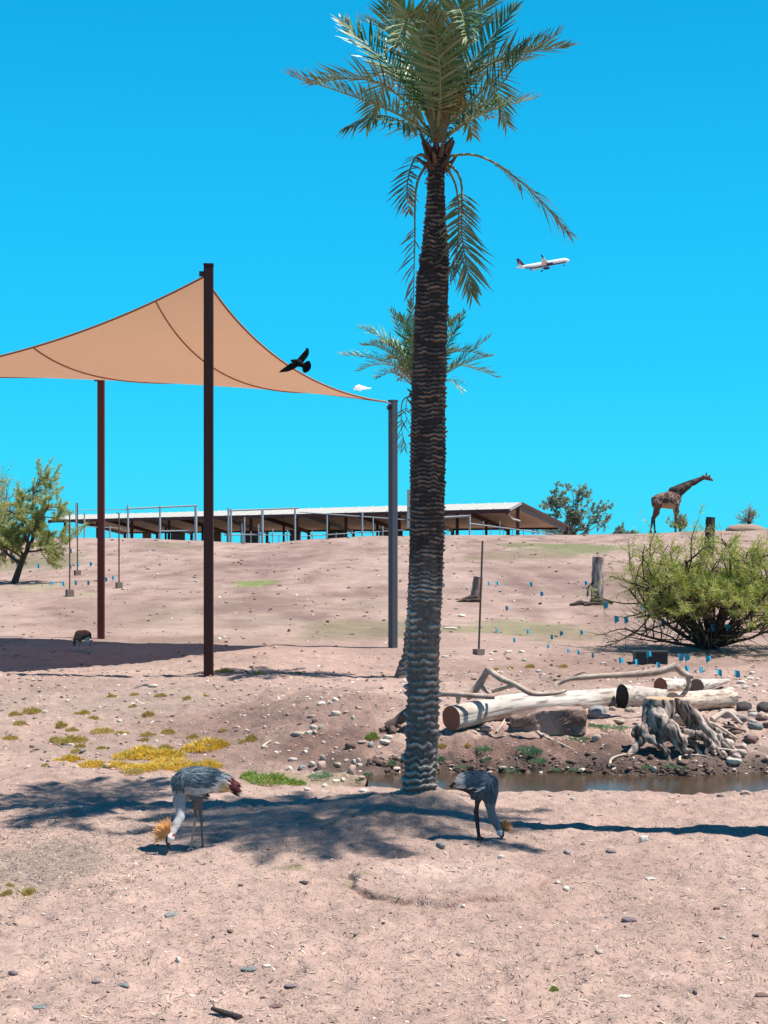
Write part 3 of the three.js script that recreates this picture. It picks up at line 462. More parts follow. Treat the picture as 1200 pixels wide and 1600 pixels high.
// ───────────────────────── long open stable behind the crest ─────────────────────────
{
  const A = P(795, 796, 128), B = P(813, 786, 131.5), Cc = P(888, 823, 143), run = P(76, 815, 187).sub(A); run.y = 0; const A2 = A.clone().add(run), B2 = B.clone().add(run), C2 = Cc.clone().add(run);
  const t = thing('stable', 'long open sided stable with white metal roof along the hill crest', 'building', V(A.x, 1.2, A.z)), off = V(A.x, 1.2, A.z), q = p => p.clone().sub(off), white = [0.44, 0.42, 0.37], red = [0.055, 0.018, 0.016], tan = [0.52, 0.38, 0.27];
  const NP = 40, along = (p, k) => p.clone().addScaledVector(run, k);
  for (let k = 0; k < NP; k++) { const a = k / NP, b = (k + 0.94) / NP; const g = new GB().slab(q(along(A, a)).add(V(0, 0.06, 0)), q(along(A, b)).add(V(0, 0.06, 0)), q(along(B, b)).add(V(0, 0.06, 0)), q(along(B, a)).add(V(0, 0.06, 0)), 0.05, white); g.bar(q(along(A, b)).add(V(0, 0.09, 0)), q(along(B, b)).add(V(0, 0.09, 0)), 0.09, 0.07, white); g.build('roof_panel', M.vc, t); }
  new GB().slab(q(B).add(V(0, 0.06, 0)), q(B2).add(V(0, 0.06, 0)), q(C2).add(V(0, 0.06, 0)), q(Cc).add(V(0, 0.06, 0)), 0.05, white).build('roof', M.vc, t);
  new GB().slab(q(B).add(V(0, -0.03, 0)), q(B2).add(V(0, -0.03, 0)), q(C2).add(V(0, -0.03, 0)), q(Cc).add(V(0, -0.03, 0)), 0.05, tan).build('ceiling', M.vc, t);
  new GB().bar(q(A).add(V(0, -0.13, 0)), q(A2).add(V(0, -0.13, 0)), 0.2, 0.34, red).build('eave_beam', M.vc, t);
  new GB().bar(q(B).add(V(0, -0.2, 0)), q(B2).add(V(0, -0.2, 0)), 0.2, 0.26, red).build('ridge_beam', M.vc, t);
  new GB().bar(q(Cc).add(V(0, -0.1, 0)), q(C2).add(V(0, -0.1, 0)), 0.2, 0.3, red).build('rear_beam', M.vc, t);
  const nd = run.clone().normalize().negate().multiplyScalar(0.12);
  const gf = new GB(); gf.bar(q(A).add(nd).add(V(0, -0.02, 0)), q(B).add(nd).add(V(0, -0.02, 0)), 0.08, 0.24, [0.30, 0.29, 0.28]); gf.bar(q(B).add(nd).add(V(0, -0.02, 0)), q(Cc).add(nd).add(V(0, -0.02, 0)), 0.08, 0.26, red); gf.build('gable_trim', M.vc, t);
  const gray = [0.16, 0.17, 0.18];
  for (let k = 0; k <= 10; k++) {
    const a = k / 10 + (k ? 0 : 0.004), rA = q(along(A, a)), rB = q(along(B, a)), rC = q(along(Cc, a));
    new GB().bar(V(rB.x, rB.y - 0.1, rB.z), V(rB.x, 0, rB.z), 0.3, 0.3, red).build('post', M.vc, t);
    new GB().bar(V(rC.x, rC.y - 0.1, rC.z), V(rC.x, 0, rC.z), 0.35, 0.35, red).build('post', M.vc, t);
    const g = new GB(); g.bar(rA.clone().add(V(0, -0.25, 0)), rB.clone().add(V(0, -0.3, 0)), 0.18, 0.26, red); g.bar(rB.clone().add(V(0, -0.3, 0)), rC.clone().add(V(0, -0.25, 0)), 0.18, 0.42, k % 2 ? red : gray); g.build('rafter', M.vc, t);
    const m = rB.clone().lerp(rC, 0.55); if (k) new GB().bar(V(m.x, m.y - 0.3, m.z), V(m.x, 0, m.z), 0.24, 0.24, red).build('post', M.vc, t);
    if (k > 2 && k < 10) { const u = q(along(Cc, a + 0.02)), w = q(along(Cc, a + (k % 2 ? 0.045 : 0.06))); new GB().slab(V(u.x, u.y - 0.2, u.z), V(w.x, w.y - 0.2, w.z), V(w.x, 0, w.z + 0.01), V(u.x, 0, u.z + 0.01), 0.12, k % 2 ? [0.14, 0.085, 0.06] : [0.10, 0.09, 0.085]).build('stall_wall', M.vc, t); }
  }
  const br = new GB(); { const p = P(812, 814, 131.4).sub(off), s = P(793, 800, 129).sub(off); br.tube([s, s.clone().lerp(p, 0.4).add(V(0, -0.3, 0)), p], 0.09, 6, [0.42, 0.38, 0.34]); } br.build('brace', M.vc, t);
  const ddown = new GB(); ddown.bar(P(793, 796, 127.9).sub(off), P(793, 805, 127.9).sub(off), 0.12, 0.12, red); ddown.build('downpipe', M.vc, t);
}
// pens of galvanised pipe between the crest and the stable
const GALV = [0.30, 0.335, 0.36];
function pipeThing(name, label, cat, d, posts, rails, group) {
  const b = P(posts[0][0], HZ, d); b.y = height(b.x, b.z) - 0.2; const t = thing(name, label, cat, b, group);
  for (const [x, y0, w] of posts) { const a = P(x, y0, d).sub(b); new GB().tube([V(a.x, 0, 0), V(a.x, a.y, 0)], (w || 2.2) / 2 / F * d, 8, GALV).build('post', M.vc, t); }
  for (const [x0, y0, x1, y1, w] of rails) new GB().tube([P(x0, y0, d).sub(b), P(x1, y1, d).sub(b)], (w || 2) / 2 / F * d, 8, GALV).build('rail', M.vc, t);
  return t;
}
pipeThing('gate_frame', 'pipe gate frame with top rail left of the tall red post', 'gate', 101, [[200, 789, 3], [250, 791, 3], [306, 792, 4.5]], [[198, 795, 309, 790, 2.6], [251, 830, 305, 829, 2]]);
pipeThing('gate_frame', 'pipe gate frame with top rail right of the tall red post', 'gate', 101, [[357, 793, 3.2], [361, 795, 3], [410, 796, 4], [461, 796, 3]], [[356, 798, 467, 794, 2.6], [350, 836, 411, 835, 2]]);
pipeThing('pen_fence', 'thin pipe fence between the gate frames and the right sail post', 'fence', 103, [[488, 829, 1.6], [511, 805, 2.4], [525, 832, 1.5], [550, 829, 1.5], [566, 800, 2.8], [583, 807, 2.2], [598, 822, 2]], [[467, 800, 634, 812, 1.6], [470, 838, 634, 828, 1.5]]);
pipeThing('pen_fence', 'pipe fence right of the palm trunk below the white roof', 'fence', 104, [[734, 804, 3], [700, 826, 1.4], [755, 814, 1.2], [781, 814, 1.2], [767, 826, 1.2], [787, 824, 1.2], [801, 827, 1.2], [818, 828, 1.2], [840, 828, 1.2]], [[680, 809, 735, 806, 3], [735, 818, 866, 835, 1.8]]);
pipeThing('pen_fence', 'slim pipe fence left of the reddish sail post', 'fence', 101, [[132, 800, 2.4], [172, 822, 2.4], [119, 785, 2.4]], [[118, 797, 200, 796, 1.2], [119, 822, 200, 826, 1.2]]);
pipeThing('pen_fence', 'short pipe fence posts in the gap behind the mid gate frame', 'fence', 104, [[378, 818, 2], [382, 808, 2.2], [404, 819, 2], [426, 826, 1.8], [436, 836, 1.6], [449, 828, 1.8], [392, 830, 1.4]], [[366, 836, 455, 836, 1.2]]);
{ const d = 103, b = P(640, 832, d), t = thing('notice_board', 'plain grey board standing on the crest beside the palm trunk', 'board', b), y = p => HC - (p - HZ) / F * d - b.y; new GB().bar(V(0, y(826), 0), V(0, y(765), 0), 0.36, 0.1, [0.34, 0.37, 0.38]).build('panel', M.vc, t); new GB().bar(V(0.02, -0.4, -0.08), V(0.02, y(770), -0.08), 0.08, 0.05, [0.2, 0.21, 0.22]).build('post', M.vc, t); }

// ───────────────────────── trees and shrubs ─────────────────────────
function tree(name, label, base, o) {
  const { seed = 1, stems, leafN = 3, leafLen = 0.1, leafW = 0.03, cols, barkCol = [0.09, 0.06, 0.045], levels = 3, spread = 0.7, upBias = 0.15, kids = [5, 5, 4], ratio = 0.62, twigLeaf = 18, wob = 0.25, hang = 0, radPow = 1, leafOk, twigCol } = o;
  const rv = mulberry(seed), t = thing(name, label, o.cat || 'tree', base), tr = new GB(), lf = new GB();
  const rdir = () => { const a = rv() * 6.283, y = R(-1, 1, rv), s = Math.sqrt(1 - y * y); return V(Math.cos(a) * s, y, Math.sin(a) * s); };
  const leafAt = (p, dir) => { if (leafOk && !leafOk(p, rv)) return; const c0 = cols[Math.floor(rv() * cols.length)], e = R(0.75, 1.25, rv), c = [c0[0] * e, c0[1] * e, c0[2] * e]; const D = dir.clone().multiplyScalar(0.6).addScaledVector(rdir(), 0.9); D.y -= hang; D.normalize(); lf.blade(p, D, rdir(), leafLen * R(0.6, 1.35, rv), leafW * R(0.7, 1.3, rv), c); };
  const grow = (p, dir, len, rad, lv) => {
    const pts = [p.clone()], rs = [rad], n = lv === 0 ? 7 : 4; let q = p.clone(), D = dir.clone();
    for (let k = 1; k <= n; k++) { D.addScaledVector(rdir(), wob * (lv === 0 ? 0.5 : 1)); D.y += upBias * 0.4; D.normalize(); q = q.clone().addScaledVector(D, len / n); pts.push(q); rs.push(rad * Math.pow(1 - k / n * (lv === levels ? 0.9 : 0.55), radPow)); }
    if (rad > 0.0025) tr.tube(pts, rs, lv === 0 ? 9 : lv === 1 ? 6 : 3, (s, a, x, y, z) => { const e = 0.8 + 0.35 * noise3(x * 9, y * 9, z * 9); const bc = twigCol && lv >= 2 ? twigCol : barkCol; return [bc[0] * e, bc[1] * e, bc[2] * e]; }, { cap: false });
    if (lv >= levels) { for (let k = 0; k < twigLeaf; k++) { const s = R(0.1, 1, rv) * n, i = Math.min(n - 1, Math.floor(s)); const pp = pts[i].clone().lerp(pts[i + 1], s - i); for (let m = 0; m < leafN; m++) leafAt(pp, D); } return; }
    const K = kids[lv]; for (let k = 0; k < K; k++) { const s = (0.35 + 0.65 * (k + 0.5) / K) * n, i = Math.min(n - 1, Math.floor(s)), pp = pts[i].clone().lerp(pts[i + 1], s - i); const nd = D.clone().multiplyScalar(1 - spread * 0.5).addScaledVector(rdir(), spread); nd.y += upBias; nd.normalize(); grow(pp, nd, len * ratio * R(0.75, 1.2, rv), rs[i] * 0.62, lv + 1); }
  };
  for (const s of stems) grow(s.p || V(0, 0, 0), s.d.clone().normalize(), s.l, s.r, s.lv || 0);
  tr.build('trunk', M.wood, t);
  const cr = lf.build('crown', M.leaf, t); return t;
}
const YG = [[0.52, 0.50, 0.06], [0.60, 0.53, 0.09], [0.38, 0.42, 0.055], [0.64, 0.52, 0.18], [0.32, 0.40, 0.06]], GG = [[0.20, 0.26, 0.17], [0.27, 0.33, 0.23], [0.15, 0.21, 0.14], [0.36, 0.40, 0.31]], MG = [[0.38, 0.42, 0.10], [0.48, 0.48, 0.13], [0.28, 0.34, 0.09], [0.54, 0.49, 0.18]];
// leaning mesquite at the left
tree('mesquite_tree', 'leaning mesquite with dark curved trunk at the left edge', G(22, 912), { seed: 5, cols: MG, stems: [{ d: V(0.42, 1, 0), l: 2.0, r: 0.15 }, { p: V(0.65, 1.5, 0), d: V(-0.5, 1, 0.1), l: 1.9, r: 0.08, lv: 1 }, { p: V(0.7, 1.7, 0), d: V(0.5, 0.9, 0.1), l: 1.7, r: 0.07, lv: 1 }, { p: V(0.55, 1.3, 0), d: V(1, 0.12, 0.2), l: 1.6, r: 0.05, lv: 1 }, { p: V(0.75, 1.8, 0), d: V(0, 1, -0.2), l: 2.3, r: 0.07, lv: 1 }, { p: V(0.4, 1.0, 0), d: V(-0.9, 0.35, 0.2), l: 1.7, r: 0.05, lv: 1 }], levels: 3, kids: [5, 7, 5], leafLen: 0.15, leafW: 0.019, twigLeaf: 32, leafN: 4, twigCol: [0.16, 0.12, 0.07], spread: 0.8, ratio: 0.55, upBias: 0.12 });
tree('mesquite_tree', 'yellow green tree cut off by the left border', G(-58, 906), { seed: 15, cols: YG, stems: [{ d: V(0.1, 1, 0), l: 2.4, r: 0.15 }, { p: V(0.1, 1.6, 0), d: V(0.8, 0.6, 0.2), l: 2.1, r: 0.07, lv: 1 }, { p: V(0.1, 1.4, 0), d: V(0.9, 0.1, 0.3), l: 1.9, r: 0.06, lv: 1 }, { p: V(0.1, 1.9, 0), d: V(-0.7, 0.7, 0), l: 1.7, r: 0.06, lv: 1 }, { p: V(0.15, 2.2, 0), d: V(0.35, 1, 0), l: 1.7, r: 0.06, lv: 1 }], levels: 3, kids: [5, 7, 5], leafLen: 0.15, leafW: 0.022, twigLeaf: 28, leafN: 4, twigCol: [0.2, 0.15, 0.08], spread: 0.8, ratio: 0.58 });
// broad palo verde on the right
{ const b = G(1112, 1014), st = []; const rv = mulberry(91);
  for (let k = 0; k < 15; k++) { const a = k / 15 * 6.283 + R(-0.2, 0.2, rv), up = R(0.35, 1.5, rv); st.push({ p: V(Math.cos(a) * 0.1, 0.05, Math.sin(a) * 0.1), d: V(Math.cos(a), up, Math.sin(a) * 0.8), l: R(1.4, 1.95, rv), r: R(0.03, 0.055, rv) }); }
  st.push({ d: V(-1, 0.3, 0.45), l: 2.3, r: 0.045 }, { d: V(-1, 0.42, -0.1), l: 2.4, r: 0.05 }, { d: V(-1, 0.55, 0.25), l: 2.3, r: 0.06 }, { d: V(-1, 0.8, -0.2), l: 2.2, r: 0.06 }, { d: V(1, 0.35, 0.3), l: 2.3, r: 0.05 }, { d: V(0.8, 1.1, 0.3), l: 2.2, r: 0.06 }, { d: V(-0.8, 1.2, 0.3), l: 2.1, r: 0.06 }, { d: V(1, 0.7, 0.2), l: 2.2, r: 0.06 }, { d: V(0.3, 1.5, 0), l: 2.2, r: 0.08 }, { d: V(-0.3, 1.5, 0.2), l: 2.2, r: 0.07 });
  tree('palo_verde', 'wide yellow green bush with low dark branches on the right', b, { cat: 'shrub', seed: 23, cols: YG.concat([[0.23, 0.38, 0.04], [0.27, 0.42, 0.05]]), barkCol: [0.055, 0.04, 0.032], stems: st, levels: 2, kids: [9, 7], leafLen: 0.13, leafW: 0.0125, twigLeaf: 22, leafN: 3, twigCol: [0.26, 0.20, 0.10], spread: 0.8, ratio: 0.52, upBias: 0.1, wob: 0.3, leafOk: (p, q) => p.y > 0.78 + 0.4 * noise3(p.x * 2, p.y, p.z * 2) && q() > 0.4 * ss(1.7, 2.9, p.y) && q() > 0.72 * ss(-0.7, -2.0, p.x) && noise3(p.x * 2.6, p.y * 2.6, p.z * 2.6) > -0.42 });
  const low = new GB(), rv2 = mulberry(17); for (let k = 0; k < 46; k++) { const a = rv2() * 6.28, l = R(0.5, 1.7, rv2), s = V(Math.cos(a) * 0.15, R(0.15, 0.5, rv2), Math.sin(a) * 0.15), m = V(Math.cos(a) * l * 0.5, R(0.2, 0.7, rv2), Math.sin(a) * l * 0.5), e = V(Math.cos(a) * l, R(-0.05, 0.65, rv2), Math.sin(a) * l); low.tube(curve([s, m, e], 5), t => lerp(0.022, 0.005, t), 4, [0.05, 0.032, 0.026]); }
  low.build('dead_branches', M.wood, scene.children[scene.children.length - 1]);
}
const far = (px, pyTop, d, dx = 0) => { const b = P(px, HZ, d); b.y = height(b.x, b.z) - 0.1; return [b, HC - (pyTop - HZ) / F * d - b.y]; };
{ const [b, h] = far(893, 752, 158); tree('gum_tree', 'grey green tree standing beside the stable roof end', b, { seed: 31, cols: GG, barkCol: [0.22, 0.19, 0.16], stems: [{ d: V(0.05, 1, 0), l: h * 0.55, r: 0.16 }, { p: V(0, h * 0.3, 0), d: V(-0.6, 1, 0.2), l: h * 0.5, r: 0.08, lv: 1 }, { p: V(0, h * 0.35, 0), d: V(0.6, 0.9, 0), l: h * 0.45, r: 0.08, lv: 1 }, { p: V(0, h * 0.25, 0), d: V(0.85, 0.55, 0), l: h * 0.42, r: 0.07, lv: 1 }, { p: V(0, h * 0.25, 0), d: V(-0.85, 0.5, 0), l: h * 0.42, r: 0.07, lv: 1 }, { p: V(0, h * 0.45, 0), d: V(0.05, 1, 0), l: h * 0.46, r: 0.08, lv: 1 }], levels: 3, kids: [5, 7, 5], leafLen: 0.26, leafW: 0.1, twigLeaf: 14, leafN: 4, spread: 0.85, ratio: 0.52, upBias: 0.08, wob: 0.3 }); }
const bush = (px, pyTop, d, wpx, label, cols, seed, dens = 12, name = 'desert_shrub') => { const [b, h] = far(px, pyTop, d), w = wpx / F * d, st = [], rv = mulberry(seed); for (let k = 0; k < 9; k++) st.push({ d: V(R(-1, 1, rv) * w / h * 0.55, 1, R(-0.6, 0.6, rv)), l: h * R(0.5, 0.68, rv), r: 0.035 }); return tree(name, label, b, { cat: 'shrub', seed, cols, stems: st, levels: 2, kids: [5, 5], leafLen: 0.13, leafW: 0.035, twigLeaf: dens, leafN: 2, spread: 0.75, ratio: 0.42, barkCol: [0.12, 0.09, 0.07] }); };
bush(1062, 798, 103, 62, 'sparse green shrub growing beside the giraffe legs', [[0.26, 0.31, 0.13], [0.34, 0.37, 0.18]], 61, 6);
bush(968, 815, 112, 30, 'low dark shrub on the skyline left of the giraffe', GG, 62, 12); bush(992, 824, 112, 34, 'lowest dark shrub just behind the giraffe hind legs', GG, 63, 10);
bush(1165, 785, 99, 44, 'twiggy grey shrub on the skyline above the broad bush', [[0.30, 0.28, 0.18], [0.40, 0.34, 0.24]], 64, 3);
bush(6, 698, 75, 46, 'pale feathery treetop peeking in at the left border', [[0.32, 0.34, 0.24], [0.42, 0.44, 0.32]], 67, 5, 'pale_tree');

// ───────────────────────── dead wood, stump, stump posts ─────────────────────────
function log(name, label, cat, pts, rad, o = {}) {
  const { seed = 1, c1 = [0.58, 0.52, 0.46], c2 = [0.38, 0.315, 0.265], end = [0.26, 0.095, 0.055], seg = 48, n = 70, rough = 0.1, hollow } = o, b = pts[0].clone(), t = thing(name, label, cat, b), g = new GB();
  const cp = curve(pts.map(p => p.clone().sub(b)), n);
  const col = (t_, a, x, y, z) => { if (a < 0) return end; const k = fbm3(Math.cos(a) * 2.2 + seed, Math.sin(a) * 2.2, t_ * 7, 3), st = fbm3(Math.cos(a) * 6 + seed, Math.sin(a) * 6, t_ * 9, 3); let c = mixc(c1, c2, clamp(0.3 + k * 1.3)); c = mixc(c, [0.16, 0.11, 0.085], 0.9 * ss(0.12, 0.36, -st)); c = mixc(c, [0.30, 0.19, 0.13], 0.6 * ss(0.15, 0.4, fbm3(t_ * 14 + seed, Math.cos(a) * 1.5, Math.sin(a) * 1.5, 2))); return c; };
  g.tube(cp, rad, seg, col, { disp: (t_, a) => 1 + rough * fbm3(Math.cos(a) * 1.7 + seed, Math.sin(a) * 1.7, t_ * 5, 3) - 0.05 * clamp(-fbm3(Math.cos(a) * 9 + seed, Math.sin(a) * 9, t_ * 5, 2) * 4 - 0.6) });
  g.build('wood', M.wood, t);
  if (hollow) { const dir = cp[0].clone().sub(cp[3]).normalize(), hg = new THREE.CircleGeometry(rad[0] * 0.8, 20); const m = mesh('hollow_shade_disc', hg, std({ color: new THREE.Color().setRGB(0.015, 0.01, 0.008) }), t); m.position.copy(cp[0]).addScaledVector(dir, 0.012); m.quaternion.setFromUnitVectors(V(0, 0, 1), dir); }  // flat dark disc painted for the shade inside the hollow
  return t;
}
const GP = (px, py, up) => { const p = G(px, py); p.y += up; return p; };
{ // the big bleached trunk: axis above the bank
  const a = G(705, 1141), b = G(965, 1103), ra = 0.175, rb = 0.15; a.y += ra * 0.96; b.y += rb * 0.9; const m1 = a.clone().lerp(b, 0.35).add(V(0, 0.07, 0)), m2 = a.clone().lerp(b, 0.7).add(V(0, 0.03, 0)); 
  log('fallen_trunk', 'long bleached tree trunk lying on the bank with a reddish cut end', 'log', [a, m1, m2, b], Array.from({ length: 71 }, (_, i) => lerp(ra, rb, i / 70)), { seed: 2 });
  const c = G(972, 1106), e = G(1040, 1102); c.y += 0.17; e.y += 0.12; log('fallen_trunk', 'thick grey log section with a hollow end painted dark', 'log', [c, c.clone().lerp(e, 0.5), e], Array.from({ length: 71 }, (_, i) => lerp(0.195, 0.12, i / 70)), { seed: 5, end: [0.02, 0.014, 0.012], hollow: true, c1: [0.48, 0.42, 0.36] });
  const f = G(1052, 1113), h = G(1143, 1104); f.y += 0.15; h.y += 0.14; log('fallen_trunk', 'pale tan log right behind the rooted stump', 'log', [f, f.clone().lerp(h, 0.5), h], Array.from({ length: 71 }, (_, i) => lerp(0.15, 0.14, i / 70)), { seed: 8, c1: [0.58, 0.47, 0.36], end: [0.45, 0.35, 0.25] });
  const k = G(1032, 1081), l = G(1082, 1077); k.y += 0.1; l.y += 0.07; log('fallen_trunk', 'smaller bleached log lying behind the hollow log', 'log', [k, k.clone().lerp(l, 0.5), l], Array.from({ length: 71 }, (_, i) => lerp(0.14, 0.1, i / 70)), { seed: 9 });
  const k2 = G(1088, 1080), l2 = G(1138, 1074); k2.y += 0.08; l2.y += 0.12; log('fallen_trunk', 'short pointed log at the back, nearest the broad bush', 'log', [k2, k2.clone().lerp(l2, 0.5), l2], Array.from({ length: 71 }, (_, i) => lerp(0.13, 0.03, i / 70)), { seed: 10, end: [0.2, 0.12, 0.08] });
  const dz = -a.z; const Q = (px, py, o = 0) => P(px, py, dz + o);
  const br = (name, label, lists, dark) => { const b0 = lists[0][0][0].clone(), t = thing(name, label, 'branch', b0); for (const [pts, r0, r1, s] of lists) { const g = new GB(); g.tube(curve(pts.map(p => p.clone().sub(b0)), 26), u => lerp(r0, r1, u) * (1 + 0.12 * noise2(u * 9, s)), 9, (u, aa, x, y, z) => { const q = fbm3(x * 14, y * 14, z * 14 + s, 2); return dark ? mixc([0.16, 0.10, 0.075], [0.07, 0.045, 0.035], clamp(0.5 + q)) : mixc([0.52, 0.42, 0.34], [0.26, 0.15, 0.10], clamp(0.4 + q)); }); g.build('limb', M.wood, t); } return t; };
  br('dead_branch', 'forked pale branch arching over the cut end of the trunk', [[[Q(727, 1088, 0.35), Q(742, 1078, 0.35), Q(756, 1058, 0.3), Q(763, 1044, 0.25)], 0.07, 0.04, 1], [[Q(762, 1046, 0.25), Q(782, 1060, 0.1), Q(806, 1070, -0.1), Q(832, 1084, -0.2), Q(868, 1083, -0.2), Q(884, 1079, -0.1)], 0.05, 0.022, 2], [[Q(806, 1070, -0.1), Q(790, 1074, 0.1), Q(770, 1080, 0.3)], 0.03, 0.03, 3], [[Q(752, 1072, 0.3), Q(760, 1080, 0.25), Q(768, 1086, 0.2)], 0.035, 0.02, 4]]);
  br('dead_branch', 'straight bleached branch lying over the trunk beside the palm', [[[Q(640, 1092, 0.15), Q(690, 1084, 0.05), Q(740, 1087, -0.05), Q(773, 1089, -0.08)], 0.05, 0.035, 5], [[Q(716, 1088, 0), Q(716, 1097, 0.1)], 0.035, 0.03, 6]]);
  br('dead_branch', 'dark leaning branch with a forked foot left of the palm', [[[Q(606, 1138, 0.2), Q(640, 1112, 0.2), Q(672, 1088, 0.2)], 0.085, 0.055, 7], [[Q(606, 1138, 0.2), Q(594, 1141, 0.1)], 0.05, 0.03, 8], [[Q(612, 1134, 0.2), Q(614, 1146, 0.0)], 0.06, 0.04, 9], [[Q(618, 1130, 0.2), Q(628, 1138, 0.05)], 0.04, 0.02, 10]], true);
  const db = dz + 1.0, Q2 = (px, py, o = 0) => P(px, py, db + o);
  br('dead_branch', 'long thin pale limb above the logs with a hooked right end', [[[Q2(872, 1069), Q2(885, 1062), Q2(930, 1057), Q2(985, 1054), Q2(1030, 1049), Q2(1056, 1041)], 0.03, 0.06, 11], [[Q2(1056, 1042), Q2(1068, 1052), Q2(1083, 1058)], 0.06, 0.035, 12], [[Q2(1074, 1054), Q2(1076, 1070), Q2(1070, 1082), Q2(1060, 1092)], 0.04, 0.03, 13], [[Q2(1000, 1052), Q2(1006, 1044)], 0.02, 0.012, 14], [[Q2(880, 1064), Q2(905, 1052), Q2(915, 1050)], 0.022, 0.01, 15]]);
  const tw = (pts, lab) => { const ps = pts.map(([x, y]) => { const p = G(x, y); p.y += 0.02; return p; }); const b0 = ps[0].clone(), g = new GB(); g.tube(curve(ps.map(p => p.clone().sub(b0)), 10), u => 0.022 * (1 - 0.6 * u), 6, [0.5, 0.4, 0.31]); const m = g.build('dead_stick', M.wood); m.position.copy(b0); tag(m, lab, 'stick'); };
  tw([[776, 1146], [784, 1135], [789, 1124]], 'pale stick leaning on the bank beside the stone slab'); tw([[832, 1138], [845, 1150], [858, 1156], [880, 1166], [896, 1174]], 'bent pale stick on the bank below the stone slab'); tw([[952, 1200], [956, 1188], [972, 1182], [990, 1180]], 'curved pale root stick at the water edge by the stump'); tw([[1062, 1192], [1064, 1184], [1080, 1182], [1105, 1184]], 'pale stick below the stump roots');
  const tg = (pts, rad, dk) => { const ps = pts.map(([x, y, u]) => { const p = G(x, y); p.y += u; return p; }); const b0 = ps[0].clone(), g = new GB(); g.tube(curve(ps.map(p => p.clone().sub(b0)), 12), u => rad * (1 - 0.55 * u), 7, dk ? [0.13, 0.085, 0.065] : [0.46, 0.37, 0.30]); const m = g.build('dead_root', M.wood); m.position.copy(b0); tag(m, (dk ? 'dark' : 'pale') + ' loose root lying in the tangle right of the stump', 'root', 'loose roots right of the stump'); };
  tg([[1095, 1138, 0.1], [1120, 1150, 0.14], [1152, 1160, 0.05]], 0.035); tg([[1078, 1160, 0.05], [1105, 1168, 0.12], [1130, 1188, 0.02]], 0.04, true); tg([[1088, 1150, 0.18], [1110, 1160, 0.2], [1118, 1182, 0.02]], 0.035); tg([[1120, 1142, 0.04], [1140, 1150, 0.12], [1165, 1148, 0.05]], 0.03, true); tg([[1100, 1176, 0.02], [1120, 1180, 0.08], [1150, 1176, 0.03]], 0.025); tg([[1112, 1130, 0.05], [1135, 1128, 0.14], [1160, 1136, 0.04]], 0.045);
  tw([[410, 1170], [416, 1164], [424, 1159]], 'short pale stick on the brown bank left of the palm');
}
{ // sandstone slab that holds the log
  const a = G(800, 1143), b = G(914, 1143), w = b.x - a.x, t = thing('stone_slab', 'long reddish grey stone block under the bleached trunk', 'boulder', V((a.x + b.x) / 2, a.y, a.z - 0.2));
  const g = new THREE.BoxGeometry(w, 0.36, 0.45, 70, 26, 20); const p = g.attributes.position, col = [];
  for (let i = 0; i < p.count; i++) { let x = p.getX(i), y = p.getY(i), z = p.getZ(i); const ex = Math.abs(x) / (w / 2), ey = Math.abs(y) / 0.18, ez = Math.abs(z) / 0.225, rr = Math.max(0, ex ** 14 + ey ** 14 + ez ** 14 - 1) * 0.035; const k = 1 - rr; x *= k; y *= k; z *= k; y += (x / w) * 0.02 + 0.12; const top = y > 0.15 ? -0.10 * ss(0.05, -0.5, x / w + 0.04 * noise2(x * 9, 1)) : 0; const n = fbm3(x * 4, y * 4, z * 4, 4), f = Math.floor(fbm3(x * 2.2 + 5, y * 3, z * 2, 2) * 7) / 7; p.setXYZ(i, x + n * 0.02 + 0.012 * noise3(x * 12, y * 12, z * 12), y + top + n * 0.02 + 0.012 * noise3(x * 11, y * 11, z * 11 + 5), z + n * 0.05 + f * 0.09); const c = mixc([0.33, 0.23, 0.19], [0.15, 0.09, 0.07], clamp(0.5 + n * 1.8 + f * 0.6)); col.push(...c); }
  g.setAttribute('color', new THREE.Float32BufferAttribute(col, 3)); g.computeVertexNormals(); mesh('block', g, M.stone, t);
}
